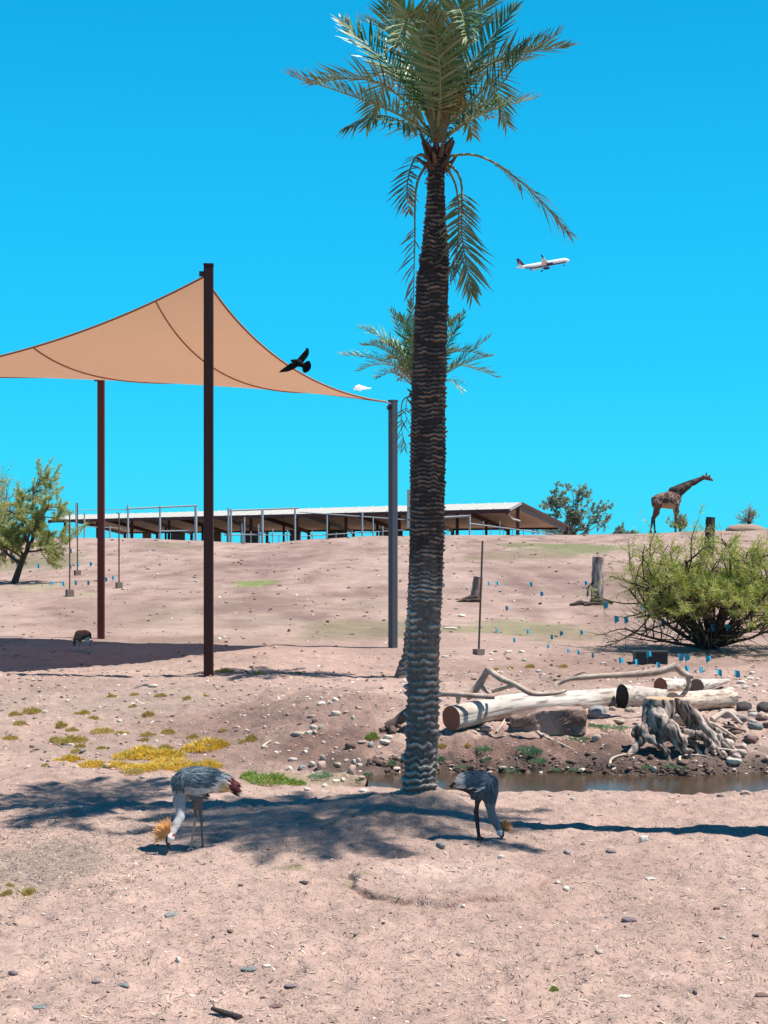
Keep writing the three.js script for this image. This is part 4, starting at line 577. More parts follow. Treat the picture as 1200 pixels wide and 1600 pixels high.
{ // gnarled stump with roots
  const u = 1 / 4.286 * (20.2 / F), o = G(1050, 1169), c = (x, y, z, r) => [(x - 560) * u, (640 - y) * u, z, r * u];
  const L = [...chain(0.05, c(485, 285, -0.1, 92), c(480, 400, -0.08, 98), c(455, 500, -0.06, 84), c(440, 570, -0.1, 50)), ...chain(0.04, c(620, 300, -0.15, 34), c(640, 400, -0.1, 36), c(690, 480, -0.1, 30), c(760, 560, -0.1, 20)),
    ...chain(0.04, c(450, 430, 0.05, 60), c(530, 510, 0.18, 62), c(590, 590, 0.25, 42), c(605, 640, 0.28, 20)), ...chain(0.04, c(400, 440, 0.0, 40), c(390, 520, 0.1, 36), c(350, 570, 0.15, 32), c(285, 655, 0.2, 24)), ...chain(0.03, c(380, 565, 0.16, 24), c(470, 560, 0.2, 28), c(560, 535, 0.2, 26)), ...chain(0.03, c(400, 570, 0.18, 18), c(460, 610, 0.26, 17), c(495, 645, 0.3, 15), c(515, 735, 0.36, 10)),
    ...chain(0.04, c(640, 360, 0, 40), c(720, 460, 0.05, 32), c(800, 540, 0.1, 24), c(850, 620, 0.15, 14)), ...chain(0.04, c(620, 520, 0.15, 26), c(720, 545, 0.22, 28), c(775, 580, 0.25, 22), c(740, 690, 0.3, 14)), ...chain(0.04, c(700, 400, -0.05, 28), c(800, 500, 0, 26), c(940, 565, 0.05, 12)), ...chain(0.04, c(770, 590, 0.2, 30), c(860, 670, 0.22, 28), c(905, 715, 0.22, 18)), ...chain(0.03, c(340, 520, 0.1, 44), c(310, 545, 0.12, 26)), ...chain(0.03, c(690, 700, 0.2, 30), c(640, 650, 0.15, 30)), ...chain(0.02, c(600, 560, 0.1, 20), c(690, 600, 0.2, 20), c(700, 700, 0.28, 12)), ...chain(0.02, c(560, 600, 0.2, 16), c(640, 640, 0.3, 14), c(650, 740, 0.34, 8)), ...chain(0.02, c(860, 560, 0.05, 18), c(930, 620, 0.1, 16), c(950, 700, 0.2, 9)), ...chain(0.02, c(330, 560, 0.1, 14), c(300, 610, 0.2, 14), c(200, 720, 0.3, 8)), ...chain(0.02, c(700, 640, 0.2, 22), c(800, 720, 0.3, 16), c(860, 740, 0.3, 8)), ...chain(0.03, c(880, 600, 0.1, 24), c(960, 660, 0.15, 20), c(985, 690, 0.2, 10))];
  const f0 = capSDF(L), top = (640 - 318) * u, f = (x, y, z) => { const a = Math.atan2(z + 0.1, x + 0.16), n = fbm3(x * 9 + 3 * y, y * 3.5, z * 9, 3), gr = Math.abs(noise3(x * 13 + 2.5 * y + Math.sin(y * 9) * 0.6, y * 3.2, z * 13)); return Math.max(f0(x, y, z) + 0.03 * n + 0.045 * (0.35 - Math.min(0.35, gr * 1.2)), y - top - 0.008 * noise2(x * 12, z * 12)); };
  const geo = surfaceNets(f, capBounds(L, 0.06), 0.0095, (x, y, z) => { if (y > top - 0.012) return mixc([0.50, 0.33, 0.20], [0.40, 0.24, 0.14], 0.5 + 0.5 * Math.sin(Math.hypot(x + 0.16, z + 0.1) * 90)); const n = fbm3(x * 16 + y * 4, y * 5, z * 16, 3), gr = Math.abs(noise3(x * 13 + 2.5 * y + Math.sin(y * 9) * 0.6, y * 3.2, z * 13)); const cut = x < -0.48 && y < 0.12 ? 0.6 : 0; return mixc(mixc(mixc([0.38, 0.305, 0.255], [0.13, 0.085, 0.068], clamp(0.36 + n * 1.9)), [0.05, 0.035, 0.028], ss(0.26, 0.04, gr) * 0.95), [0.50, 0.38, 0.30], cut).map(v => v * (1 + 0.55 * noise3(x * 60 + y * 12, y * 9, z * 60))); });
  const t = thing('tree_stump', 'gnarled grey tree stump with twisting bare roots by the water', 'stump', o); mesh('wood', geo, M.wood, t);
  new GB().tube([V(-0.17, top - 0.02, -0.1), V(-0.17, top + 0.006, -0.1)], [0.165, 0.16], 28, (t_, a) => [0.46, 0.31, 0.19], { disp: (t_, a) => 1 + 0.08 * noise2(Math.cos(a) * 2, Math.sin(a) * 2) }).build('cut_face', M.wood, t);
}
function trunkPost(name, label, px, pyB, pyT, w, seed, c1, c2, lean = 0, extra) {
  const b = G(px, pyB), d = -b.z, h = HC - (pyT - HZ) / F * d - b.y, t = thing(name, label, 'stump', b), g = new GB(), r = w / 2 / F * d;
  g.tube(Array.from({ length: 31 }, (_, i) => V(lean * i / 30, -0.2 + (h + 0.2) * i / 30, 0)), u => r * (1.12 - 0.16 * u), 28, (u, a, x, y, z) => { if (a < 0) return [0.35, 0.29, 0.24]; return mixc(c1, c2, clamp(0.5 + 1.7 * fbm3(Math.cos(a) * 2.4 + seed, y * 4, Math.sin(a) * 2.4, 3))); }, { disp: (u, a) => 1 + 0.14 * fbm3(Math.cos(a) * 2 + seed, u * 9, Math.sin(a) * 2, 3) + (u > 0.97 ? 0.08 * noise2(a * 2, seed) : 0) });
  g.build('trunk', M.wood, t); if (extra) extra(t, d); return t;
}
const chunk = (t, list) => { const g = new GB(); for (const [a, b, r] of list) g.tube(curve([a, a.clone().lerp(b, 0.5).add(V(0, 0.04, 0)), b], 6), u => r * (1 - 0.3 * u), 8, [0.06, 0.04, 0.032]); g.build('root', M.wood, t); };
trunkPost('stump_post', 'leaning cut palm stump on the hillside left of the thin pole', 742, 940, 901, 16, 3, [0.36, 0.27, 0.22], [0.13, 0.085, 0.07], 0.12, (t, d) => chunk(t, [[V(0.05, 0.16, 0.12), V(-0.5, 0.02, 0.2), 0.09], [V(-0.1, 0.05, 0.2), V(-0.62, 0.0, 0.3), 0.05], [V(0.2, 0.04, 0.25), V(-0.3, 0.02, 0.3), 0.06], [V(0, 0.2, 0.1), V(-0.3, 0.1, 0.15), 0.06]]));
trunkPost('stump_post', 'tall speckled grey stump on the hillside left of the broad bush', 932, 944, 870, 18, 6, [0.46, 0.39, 0.34], [0.12, 0.09, 0.08], 0.05, (t, d) => chunk(t, [[V(-0.25, 0.03, 0.4), V(-0.95, 0.0, 0.55), 0.07], [V(-0.5, 0.06, 0.45), V(-0.75, 0.06, 0.5), 0.06], [V(-0.2, 0.12, 0.2), V(0.5, 0.05, 0.35), 0.07], [V(0, 0.35, 0.2), V(-0.25, 0.1, 0.3), 0.05], [V(-0.1, 0.7, 0.1), V(-0.36, 0.5, 0.2), 0.05], [V(-0.3, 0.55, 0.2), V(-0.34, 0.25, 0.25), 0.035], [V(-0.5, 0.0, 0.6), V(0.3, 0.02, 0.5), 0.05]]));
trunkPost('stump_post', 'dark square topped trunk rising above the broad bush', 1107, 868, 808, 15, 9, [0.06, 0.042, 0.036], [0.03, 0.022, 0.02], 0.1);
{ // low tan mound on the skyline
  const b = P(1165, 826, 97); b.y = height(b.x, b.z); const g = new THREE.SphereGeometry(1, 30, 14), p = g.attributes.position, col = []; for (let i = 0; i < p.count; i++) { const x = p.getX(i), y = p.getY(i), z = p.getZ(i), n = 1 + 0.16 * fbm3(x * 2, y * 2, z * 2, 3); p.setXYZ(i, x * 1.35 * n, y * 0.42 * n, z * 0.9 * n); col.push(...mixc([0.33, 0.22, 0.16], [0.22, 0.14, 0.10], clamp(0.5 + fbm3(x * 5, y * 5, z * 5)))); } g.setAttribute('color', new THREE.Float32BufferAttribute(col, 3)); g.computeVertexNormals(); const m = mesh('boulder', g, M.stone); m.position.copy(b); tag(m, 'low rounded tan boulder on the skyline by the right border', 'boulder'); }

// ───────────────────────── thin poles with block feet ─────────────────────────
function pole(label, px, pyB, pyT, w, bw, bh, arm) {
  const b = G(px, pyB), d = -b.z, s = d / F, h = HC - (pyT - HZ) * s - b.y, t = thing('slim_pole', label, 'pole', b), lean = (arm || 0) * s;
  new GB().tube([V(0, bh * s * 0.5, 0), V(lean * 0.5, h * 0.5, 0), V(lean, h, 0)], w / 2 * s, 7, [0.085, 0.055, 0.048]).build('shaft', M.vc, t);
  const g = new THREE.BoxGeometry(bw * s, bh * s, bw * s, 3, 3, 3); { const p = g.attributes.position; for (let i = 0; i < p.count; i++) { const k = 1 - 0.03 * Math.abs(noise3(p.getX(i) * 9, p.getY(i) * 9, p.getZ(i) * 9)); p.setXYZ(i, p.getX(i) * k, p.getY(i) * k, p.getZ(i) * k); } g.computeVertexNormals(); } g.rotateY(0.5).translate(0, bh * s / 2, 0);
  mesh('concrete_foot', g, std({ color: new THREE.Color().setRGB(0.20, 0.145, 0.125), bumpMap: grain, bumpScale: 0.01 }), t); return t;
}
pole('thin dark pole in a block foot right of the palm trunk', 748, 1023, 845, 3.2, 14, 9, 6);
{ const t = pole('slim pole with a short arm nearest the reddish sail post', 186, 919, 802, 2.2, 9, 9, 0); const s = -t.position.z / F; new GB().tube([V(0, 117 * s, 0), V(-4 * s, 117.5 * s, 0)], 1 * s, 6, [0.1, 0.08, 0.07]).build('arm', M.vc, t); }
pole('slim pole in the nearest block foot right of the leaning tree', 109, 932, 803, 2.2, 11, 11, 0); pole('slim pole set farthest up the slope by the leaning tree', 121, 899, 786, 2, 9, 8, 0);
{ const b = G(1016, 1036), t = thing('storage_box', 'low black box in the shade under the broad bush', 'box', b), s = -b.z / F; const g = new THREE.BoxGeometry(50 * s, 17 * s, 26 * s, 2, 2, 2).translate(0, 8 * s, 0); mesh('body', g, std({ color: new THREE.Color().setRGB(0.02, 0.02, 0.02), roughness: 0.6 }), t); mesh('lid', new THREE.BoxGeometry(53 * s, 2.5 * s, 29 * s).translate(0, 17.8 * s, 0), std({ color: new THREE.Color().setRGB(0.03, 0.028, 0.026), roughness: 0.5 }), t); }

// ───────────────────────── blue marker flags ─────────────────────────
{
  const mk = (px, py, up, sz, label, group, i) => {
    const g0 = G(px, py + up * 0.9), d = -g0.z, s = d / F; const h = Math.max(0.12, HC - (py - HZ) * s - g0.y), w = sz * s;
    const t = thing('marker_flag', label, 'marker flag', g0, group);
    new GB().tube([V(0, -0.02, 0), V(0.01 * (i % 3 - 1), h + w * 0.5, 0)], 0.0025, 4, [0.3, 0.24, 0.2]).build('wire_stake', M.vc, t);
    const f = new GB(), n = 5, rw = hash3(i, 2, 9), ids = [];
    for (let k = 0; k <= n; k++) { const u = k / n, x = (u - 0.3) * w * (0.7 + 0.3 * rw), z = 0.25 * w * Math.sin(u * 4 + i); ids.push([f.v(x, h + w * 0.65 - u * w * 0.25 * rw, z, [0.02, 0.36, 0.52]), f.v(x + 0.12 * w, h - w * 0.65 + 0.25 * w * Math.sin(u * 3 + i), z * 1.4, [0.018, 0.30, 0.45])]); }
    for (let k = 0; k < n; k++) f.quad(ids[k][0], ids[k][1], ids[k + 1][1], ids[k + 1][0]); f.build('flag', M.dry, t);
  };
  let i = 0;
  for (const [x, y] of [[22, 871], [27, 883], [58, 884], [109, 860], [109, 885], [141, 881], [121, 883], [80, 911], [97, 912], [117, 910], [137, 910], [165, 905], [176, 903]]) mk(x, y, 7, 5, 'blue marker flag round the leaning tree', 'blue flags round the left tree', i++);
  for (const [x, y] of [[763, 912], [775, 911], [828, 912], [845, 927], [791, 950], [915, 911], [824, 987], [775, 986], [802, 1000], [861, 995], [876, 989], [908, 988], [856, 1011], [887, 1018], [902, 1020], [925, 1025]]) mk(x, y, 8, 5, 'blue marker flag on the open slope', 'blue flags on the open slope', i++);
  for (const [x, y] of [[945, 944], [962, 967], [977, 969], [1002, 949], [1034, 975], [1112, 980], [1136, 980], [1174, 956], [1012, 1022], [969, 1032], [993, 1035], [1027, 1040], [1062, 1026], [1072, 1026], [1105, 1029], [1072, 1045], [1094, 1047], [1122, 1050], [1150, 1054]]) mk(x, y, 60 - (y - 940) * 0.45, 8, 'blue marker flag round the foot of the broad bush', 'blue flags round the broad bush', i++);
}

// ───────────────────────── stones ─────────────────────────
const stoneGeos = Array.from({ length: 7 }, (_, k) => { const g = new THREE.IcosahedronGeometry(1, 3), p = g.attributes.position; const col = []; const fx = R(0.85, 1.15), fz = R(0.7, 1); for (let i = 0; i < p.count; i++) { const x = p.getX(i), y = p.getY(i), z = p.getZ(i), n = 1 + 0.28 * noise3(x * 1.1 + k * 9, y * 1.1, z * 1.1) + 0.1 * noise3(x * 3 + k, y * 3, z * 3), fl = y > 0.45 ? 0.45 + (y - 0.45) * 0.5 : y; p.setXYZ(i, x * n * fx, fl * n, z * n * fz); const e = 0.85 + 0.25 * noise3(x * 4, y * 4, z * 4 + k); col.push(e, e, e * 0.98); } const g2 = g; g2.setAttribute('color', new THREE.Float32BufferAttribute(col, 3)); g2.computeVertexNormals();
  { const nn = g2.attributes.normal; const map = new Map(); for (let i = 0; i < p.count; i++) { const key = [p.getX(i), p.getY(i), p.getZ(i)].map(v => v.toFixed(4)).join(); (map.get(key) || map.set(key, []).get(key)).push(i); } for (const l of map.values()) { let x = 0, y = 0, z = 0; for (const i of l) { x += nn.getX(i); y += nn.getY(i); z += nn.getZ(i); } const q = Math.hypot(x, y, z) || 1; for (const i of l) nn.setXYZ(i, x / q, y / q, z / q); } } return g2; });
const stoneMats = { white: [0.62, 0.54, 0.47], pink: [0.46, 0.32, 0.27], grey: [0.25, 0.245, 0.24], slate: [0.17, 0.19, 0.19], brown: [0.17, 0.10, 0.085], dark: [0.05, 0.04, 0.038], tan: [0.44, 0.35, 0.28], mauve: [0.22, 0.16, 0.17] };
for (const k in stoneMats) { const m = M.stone.clone(); m.color.setRGB(...stoneMats[k]); stoneMats[k] = m; }
let stoneK = 0;
function stone(px, py, w, h, mat, label, group, turn) {
  const b = G(px, py), s = -b.z / F, k = stoneK++ % 7, m = new THREE.Mesh(stoneGeos[k], stoneMats[mat]); m.name = numbered('stone'); m.castShadow = m.receiveShadow = true; tag(m, group ? (w >= 14 ? 'large ' : w >= 10 ? 'medium ' : 'small ') + { white: 'whitish', pink: 'pinkish', grey: 'grey', slate: 'bluish', brown: 'brown', dark: 'black', tan: 'tan', mauve: 'purplish' }[mat] + ' ' + label : label, 'stone', group); m.scale.set(w / 2 * s, h * 0.62 * s, w / 2.4 * s); m.rotation.y = turn ?? hash3(k, px | 0, 4) * 6; m.position.copy(b).add(V(0, h * 0.25 * s, 0)); scene.add(m); return m;
}
stone(268, 1432, 28, 10, 'grey', 'largest flat grey stone in the foreground below the left crane'); stone(1005, 1315, 14, 14, 'white', 'bright white stone on the long shadow at right'); stone(985, 1440, 24, 9, 'mauve', 'purple grey stone in the right foreground'); stone(935, 1488, 18, 6, 'tan', 'pale flat stone just below the purple grey stone'); stone(388, 1516, 22, 6, 'slate', 'bluish flat stone in the bottom centre left'); stone(193, 1541, 24, 6, 'slate', 'flat grey stone sunk in the dirt at bottom left'); stone(62, 1575, 26, 5, 'slate', 'flattest grey stone nearest the bottom left corner'); stone(278, 1502, 11, 10, 'white', 'small upright white stone in the left foreground');
stone(688, 1323, 18, 10, 'slate', 'blue grey stone in the shade below the right crane'); stone(886, 1333, 15, 7, 'grey', 'grey stone at the edge of the long shadow'); stone(784, 1341, 11, 7, 'white', 'small white stone below the head of the right crane'); stone(885, 1390, 13, 8, 'white', 'white stone at the right rim of the dirt circle'); stone(20, 1522, 20, 8, 'mauve', 'dark mauve stone at the lower left edge'); stone(1190, 1557, 22, 7, 'brown', 'reddish brown stone at the lower right edge'); stone(1086, 1552, 12, 8, 'mauve', 'small purplish stone in the lower right'); stone(955, 1332, 16, 6, 'mauve', 'flat mauve stone in the streaked shade'); stone(1017, 1374, 16, 4, 'white', 'thin pale flake of stone right of the dirt circle'); stone(975, 1558, 20, 4, 'white', 'pale flat flake in the bottom right dirt'); stone(475, 1380, 16, 4, 'dark', 'dark chip on the dirt left of the dirt circle'); stone(333, 1466, 6, 6, 'dark', 'tiny black pebble in the left foreground');
{ const p = G(352, 1588), g = new GB(); g.tube(curve([V(-0.09, 0.03, -0.06), V(0, 0.02, 0), V(0.1, 0.015, 0.09)], 8), u => 0.012 + 0.012 * u, 6, [0.04, 0.028, 0.024]); const m = g.build('dead_stick', M.wood); m.position.copy(p); tag(m, 'short black stick lying at the bottom edge of the dirt', 'stick'); }
{
  const L1 = 'stone on the bank left of the palm', G1 = 'stones on the bank left of the palm';
  for (const [x, y, w, h, m] of [[502, 1200, 18, 16, 'pink'], [488, 1196, 14, 9, 'white'], [504, 1186, 10, 10, 'tan'], [550, 1208, 18, 16, 'pink'], [473, 1201, 16, 8, 'grey'], [457, 1188, 12, 6, 'white'], [477, 1176, 14, 6, 'white'], [524, 1222, 12, 6, 'white'], [536, 1220, 12, 7, 'white'], [565, 1216, 11, 6, 'tan'], [508, 1229, 10, 6, 'white'], [527, 1196, 13, 6, 'tan'], [553, 1192, 7, 8, 'white'], [560, 1190, 8, 8, 'white'], [562, 1197, 8, 6, 'white'], [541, 1190, 11, 6, 'tan'], [548, 1168, 16, 12, 'brown'], [580, 1166, 12, 9, 'grey'], [600, 1160, 20, 6, 'white'], [606, 1154, 13, 8, 'white'], [592, 1169, 12, 5, 'white'], [567, 1160, 14, 4, 'tan'], [465, 1149, 26, 9, 'tan'], [490, 1138, 12, 8, 'white'], [492, 1146, 10, 7, 'tan'], [502, 1139, 10, 7, 'grey'], [484, 1146, 10, 6, 'white'], [492, 1128, 12, 8, 'brown'], [488, 1121, 14, 6, 'pink'], [502, 1101, 16, 7, 'white'], [502, 1092, 8, 5, 'white'], [524, 1095, 15, 6, 'white'], [532, 1090, 10, 6, 'tan'], [524, 1117, 13, 9, 'white'], [551, 1123, 8, 7, 'white'], [541, 1113, 9, 4, 'tan'], [413, 1138, 7, 6, 'white'], [432, 1163, 6, 5, 'white'], [479, 1172, 9, 5, 'tan'], [516, 1100, 6, 5, 'white'], [557, 1107, 5, 6, 'pink'], [508, 1075, 8, 3, 'white'], [568, 1237, 18, 6, 'white'], [475, 1225, 10, 5, 'grey'], [480, 1234, 14, 5, 'white'], [597, 1075, 8, 4, 'tan'], [480, 1090, 7, 3, 'white'], [646, 1057, 12, 9, 'tan'], [633, 1064, 10, 5, 'white']]) stone(x, y, w, h, m, L1, G1);
  const L2 = 'stone in the pile right of the stump', G2 = 'stones right of the stump', rv = mulberry(71), ms = ['white', 'tan', 'pink', 'brown', 'mauve', 'brown', 'tan', 'tan'];
  for (let k = 0; k < 40; k++) { const x = R(1118, 1215, rv), y = R(1112, 1192, rv), q = rv(); stone(x, y, 6 + 20 * q * q, 4 + 9 * q * q, ms[Math.floor(rv() * 8)], L2, G2); }
  for (const [x, y, w, h, m] of [[1180, 1138, 24, 12, 'slate'], [1160, 1128, 26, 14, 'mauve'], [1138, 1120, 34, 18, 'tan'], [1190, 1122, 22, 14, 'pink']]) stone(x, y, w, h, m, L2, G2);
  stone(1070, 1136, 36, 20, 'tan', 'smooth oval boulder resting among the stump roots').position.add(V(0, 0.1, 0.18)); stone(1163, 1110, 34, 17, 'dark', 'black boulder at the right above the rock pile'); stone(1192, 1112, 34, 20, 'dark', 'black boulder cut off by the right border');
  stone(934, 1118, 34, 22, 'grey', 'angular grey rock between the stone slab and the hollow log'); stone(932, 1155, 18, 11, 'tan', 'pale stone on the bank left of the stump'); stone(1145, 1190, 22, 9, 'white', 'long white stone at the water edge below the roots'); stone(1022, 1204, 9, 9, 'white', 'small white stone at the far water edge');
  const L3 = 'stone lying by the logs', G3 = 'small stones by the logs'; for (const [x, y, w, h, m] of [[957, 1110, 12, 9, 'tan'], [985, 1112, 16, 9, 'tan'], [962, 1100, 14, 6, 'white'], [760, 1140, 24, 8, 'pink'], [752, 1147, 14, 4, 'white'], [788, 1152, 8, 5, 'tan'], [925, 1132, 14, 6, 'tan'], [943, 1120, 20, 7, 'pink'], [910, 1140, 12, 6, 'tan'], [776, 1122, 10, 3, 'white'], [968, 1128, 20, 6, 'tan'], [990, 1186, 8, 5, 'white']]) stone(x, y, w, h, m, L3, G3);
  const L4 = 'stone right of the bush foot', G4 = 'stones by the bush'; for (const [x, y, w] of [[1158, 1068, 15], [1172, 1062, 14], [1180, 1072, 12], [1165, 1076, 14], [1152, 1074, 10], [1176, 1052, 10], [1184, 1062, 10], [1140, 1078, 14], [1172, 1083, 8]]) stone(x, y, w, w * 0.45, 'white', L4, G4);
  const L5 = 'stone on the ground beyond the logs', G5 = 'stones beyond the logs'; for (const [x, y, w, h] of [[795, 1019, 14, 4], [815, 1020, 13, 5], [819, 1033, 7, 5], [767, 1032, 10, 4], [722, 963, 22, 5], [703, 982, 20, 3], [803, 941, 6, 5], [816, 970, 5, 3], [842, 1050, 9, 5], [848, 1056, 10, 5], [695, 1027, 10, 4], [768, 1022, 12, 4]]) stone(x, y, w, h, 'white', L5, G5);
  const L6 = 'stone among the yellow plants', G6 = 'stones among the yellow plants'; for (const [x, y, w, h, m] of [[168, 1199, 16, 9, 'tan'], [320, 1170, 24, 12, 'grey'], [222, 1215, 12, 4, 'tan'], [70, 1114, 8, 5, 'white'], [108, 1164, 14, 4, 'white'], [50, 1168, 10, 5, 'brown'], [185, 1150, 6, 6, 'white'], [238, 1072, 16, 4, 'white'], [130, 1174, 14, 5, 'slate'], [187, 1127, 12, 4, 'white'], [343, 1000, 8, 5, 'white'], [345, 1055, 14, 3, 'white'], [106, 1095, 7, 3, 'white']]) stone(x, y, w, h, m, L6, G6);
  const L7 = 'pebble on the near dirt', G7 = 'pebbles on the near dirt'; for (const [x, y, w, h, m] of [[203, 1300, 9, 5, 'white'], [125, 1262, 7, 5, 'white'], [270, 1352, 9, 4, 'tan'], [560, 1530, 7, 5, 'tan'], [716, 1493, 9, 5, 'mauve'], [685, 1540, 9, 5, 'white'], [872, 1380, 10, 5, 'white'], [1130, 1467, 9, 5, 'white'], [1181, 1463, 11, 4, 'dark'], [1120, 1420, 12, 4, 'brown'], [1155, 1432, 8, 4, 'tan'], [418, 1510, 14, 4, 'white'], [428, 1516, 8, 3, 'white'], [432, 1573, 20, 4, 'brown'], [472, 1572, 6, 4, 'dark'], [150, 1534, 14, 3, 'mauve'], [15, 1558, 10, 4, 'brown'], [1160, 1390, 10, 4, 'white'], [724, 1417, 10, 5, 'white'], [555, 1463, 8, 5, 'dark'], [376, 1384, 8, 4, 'brown'], [360, 1455, 16, 3, 'brown'], [455, 1540, 22, 3, 'mauve'], [860, 1245, 9, 5, 'tan'], [895, 1250, 8, 6, 'white'], [650, 1260, 9, 5, 'tan'], [1050, 1248, 14, 5, 'tan'], [1125, 1245, 10, 6, 'mauve'], [1165, 1240, 18, 7, 'pink'], [845, 1208, 8, 4, 'white']]) stone(x, y, w, h, m, L7, G7);
}
// crumbs of gravel, litter and straw that nobody could count
{
  const rv = mulberry(501), N = 13000, g = new THREE.IcosahedronGeometry(1, 1); { const p = g.attributes.position; for (let i = 0; i < p.count; i++) { const n = 1 + 0.3 * noise3(p.getX(i) * 2, p.getY(i) * 2, p.getZ(i) * 2); p.setXYZ(i, p.getX(i) * n, p.getY(i) * n * 0.6, p.getZ(i) * n * 0.8); } g.computeVertexNormals(); }
  const im = new THREE.InstancedMesh(g, std({ roughness: 0.9 }), N); im.name = 'gravel'; im.castShadow = im.receiveShadow = true; const m4 = new THREE.Matrix4(), q = new THREE.Quaternion(), e = new THREE.Euler(), c = new THREE.Color();
  const cs = [[0.50, 0.36, 0.30], [0.56, 0.46, 0.39], [0.34, 0.23, 0.185], [0.24, 0.20, 0.18], [0.13, 0.085, 0.075]];
  for (let i = 0; i < N; i++) { const kk = rv(), bank = kk < 0.42, hill = kk > 0.76, d = bank ? R(18.8, 30, rv) : hill ? 28 * Math.pow(3.45, rv()) : 8.3 * Math.pow(2.4, rv()), x = R(-1, 1, rv) * (d * 0.28 + 0.5); const s = (0.003 + 0.011 * Math.pow(rv(), 4)) * (1 + d / 22) * (bank ? 1.25 : hill ? 1.5 : 0.8); e.set(R(-0.4, 0.4, rv), rv() * 6, R(-0.4, 0.4, rv)); m4.compose(V(x, height(x, -d) + s * 0.2, -d), q.setFromEuler(e), V(s * R(0.8, 1.7, rv), s * R(0.6, 1, rv), s)); im.setMatrixAt(i, m4); const k = cs[hill ? 1 + Math.floor(Math.pow(rv(), 0.6) * 4) : Math.floor(Math.pow(rv(), 1.2) * 5)], w = R(0.8, 1.2, rv); im.setColorAt(i, c.setRGB(k[0] * w, k[1] * w, k[2] * w)); }
  tag(im, 'loose gravel scattered over the dirt', null, null, 'stuff'); scene.add(im);
  const cl2 = new THREE.InstancedMesh(g, std({ roughness: 0.95 }), 900); cl2.name = 'mud_clods'; cl2.castShadow = cl2.receiveShadow = true;
  for (let i = 0; i < 900; i++) { const x = -0.2 + 5.6 * rv(), d = 19.05 + 0.5 * rv() * rv() + 0.12 * Math.sin(x * 1.1 + 0.6), s = 0.010 + 0.045 * Math.pow(rv(), 4); e.set(R(-0.4, 0.4, rv), rv() * 6, R(-0.4, 0.4, rv)); m4.compose(V(x, height(x, -d) + s * 0.25, -d), q.setFromEuler(e), V(s * R(0.8, 1.8, rv), s * R(0.7, 1.2, rv), s)); cl2.setMatrixAt(i, m4); const w = R(0.5, 1.6, rv), wh = rv() < 0.08; cl2.setColorAt(i, wh ? c.setRGB(0.5, 0.4, 0.33) : c.setRGB(0.11 * w, 0.065 * w, 0.05 * w)); }
  tag(cl2, 'dark crumbly mud along the far water edge', null, null, 'stuff'); scene.add(cl2);
  const N2 = 22000, gs = new GB(); for (const sd of [0, 1]) { const y = 0; } gs.blade(V(-0.5, 0, 0), V(1, 0.06, 0).normalize(), V(0, 1, 0), 1, 0.11, [1, 1, 1], -0.03);
  const st = new THREE.InstancedMesh(gs.geo(), std({ roughness: 0.9, side: THREE.DoubleSide }), N2); st.name = 'plant_litter'; st.castShadow = st.receiveShadow = true;
  const cl = [[0.55, 0.45, 0.32], [0.42, 0.31, 0.22], [0.16, 0.10, 0.07], [0.28, 0.19, 0.12], [0.10, 0.07, 0.055]];
  for (let i = 0; i < N2; i++) { const left = rv() < 0.25, d = left ? R(12.0, 15.4, rv) : 8.3 * Math.pow(3.2, rv()), x = left ? R(-4.2, -2.1, rv) : R(-1, 1, rv) * (d * 0.28 + 0.5), s = R(0.02, 0.085, rv) * (left ? 0.9 : 1); e.set(R(-0.25, 0.25, rv), rv() * 6.28, R(-0.2, 0.2, rv)); m4.compose(V(x, height(x, -d) + 0.006, -d), q.setFromEuler(e), V(s, s, s * R(0.5, 1.6, rv))); st.setMatrixAt(i, m4); const k = cl[Math.floor(rv() * 5)], w = R(0.8, 1.2, rv); st.setColorAt(i, c.setRGB(k[0] * w, k[1] * w, k[2] * w)); }
  tag(st, 'dry straw and leaf litter on the dirt', null, null, 'stuff'); scene.add(st);
}

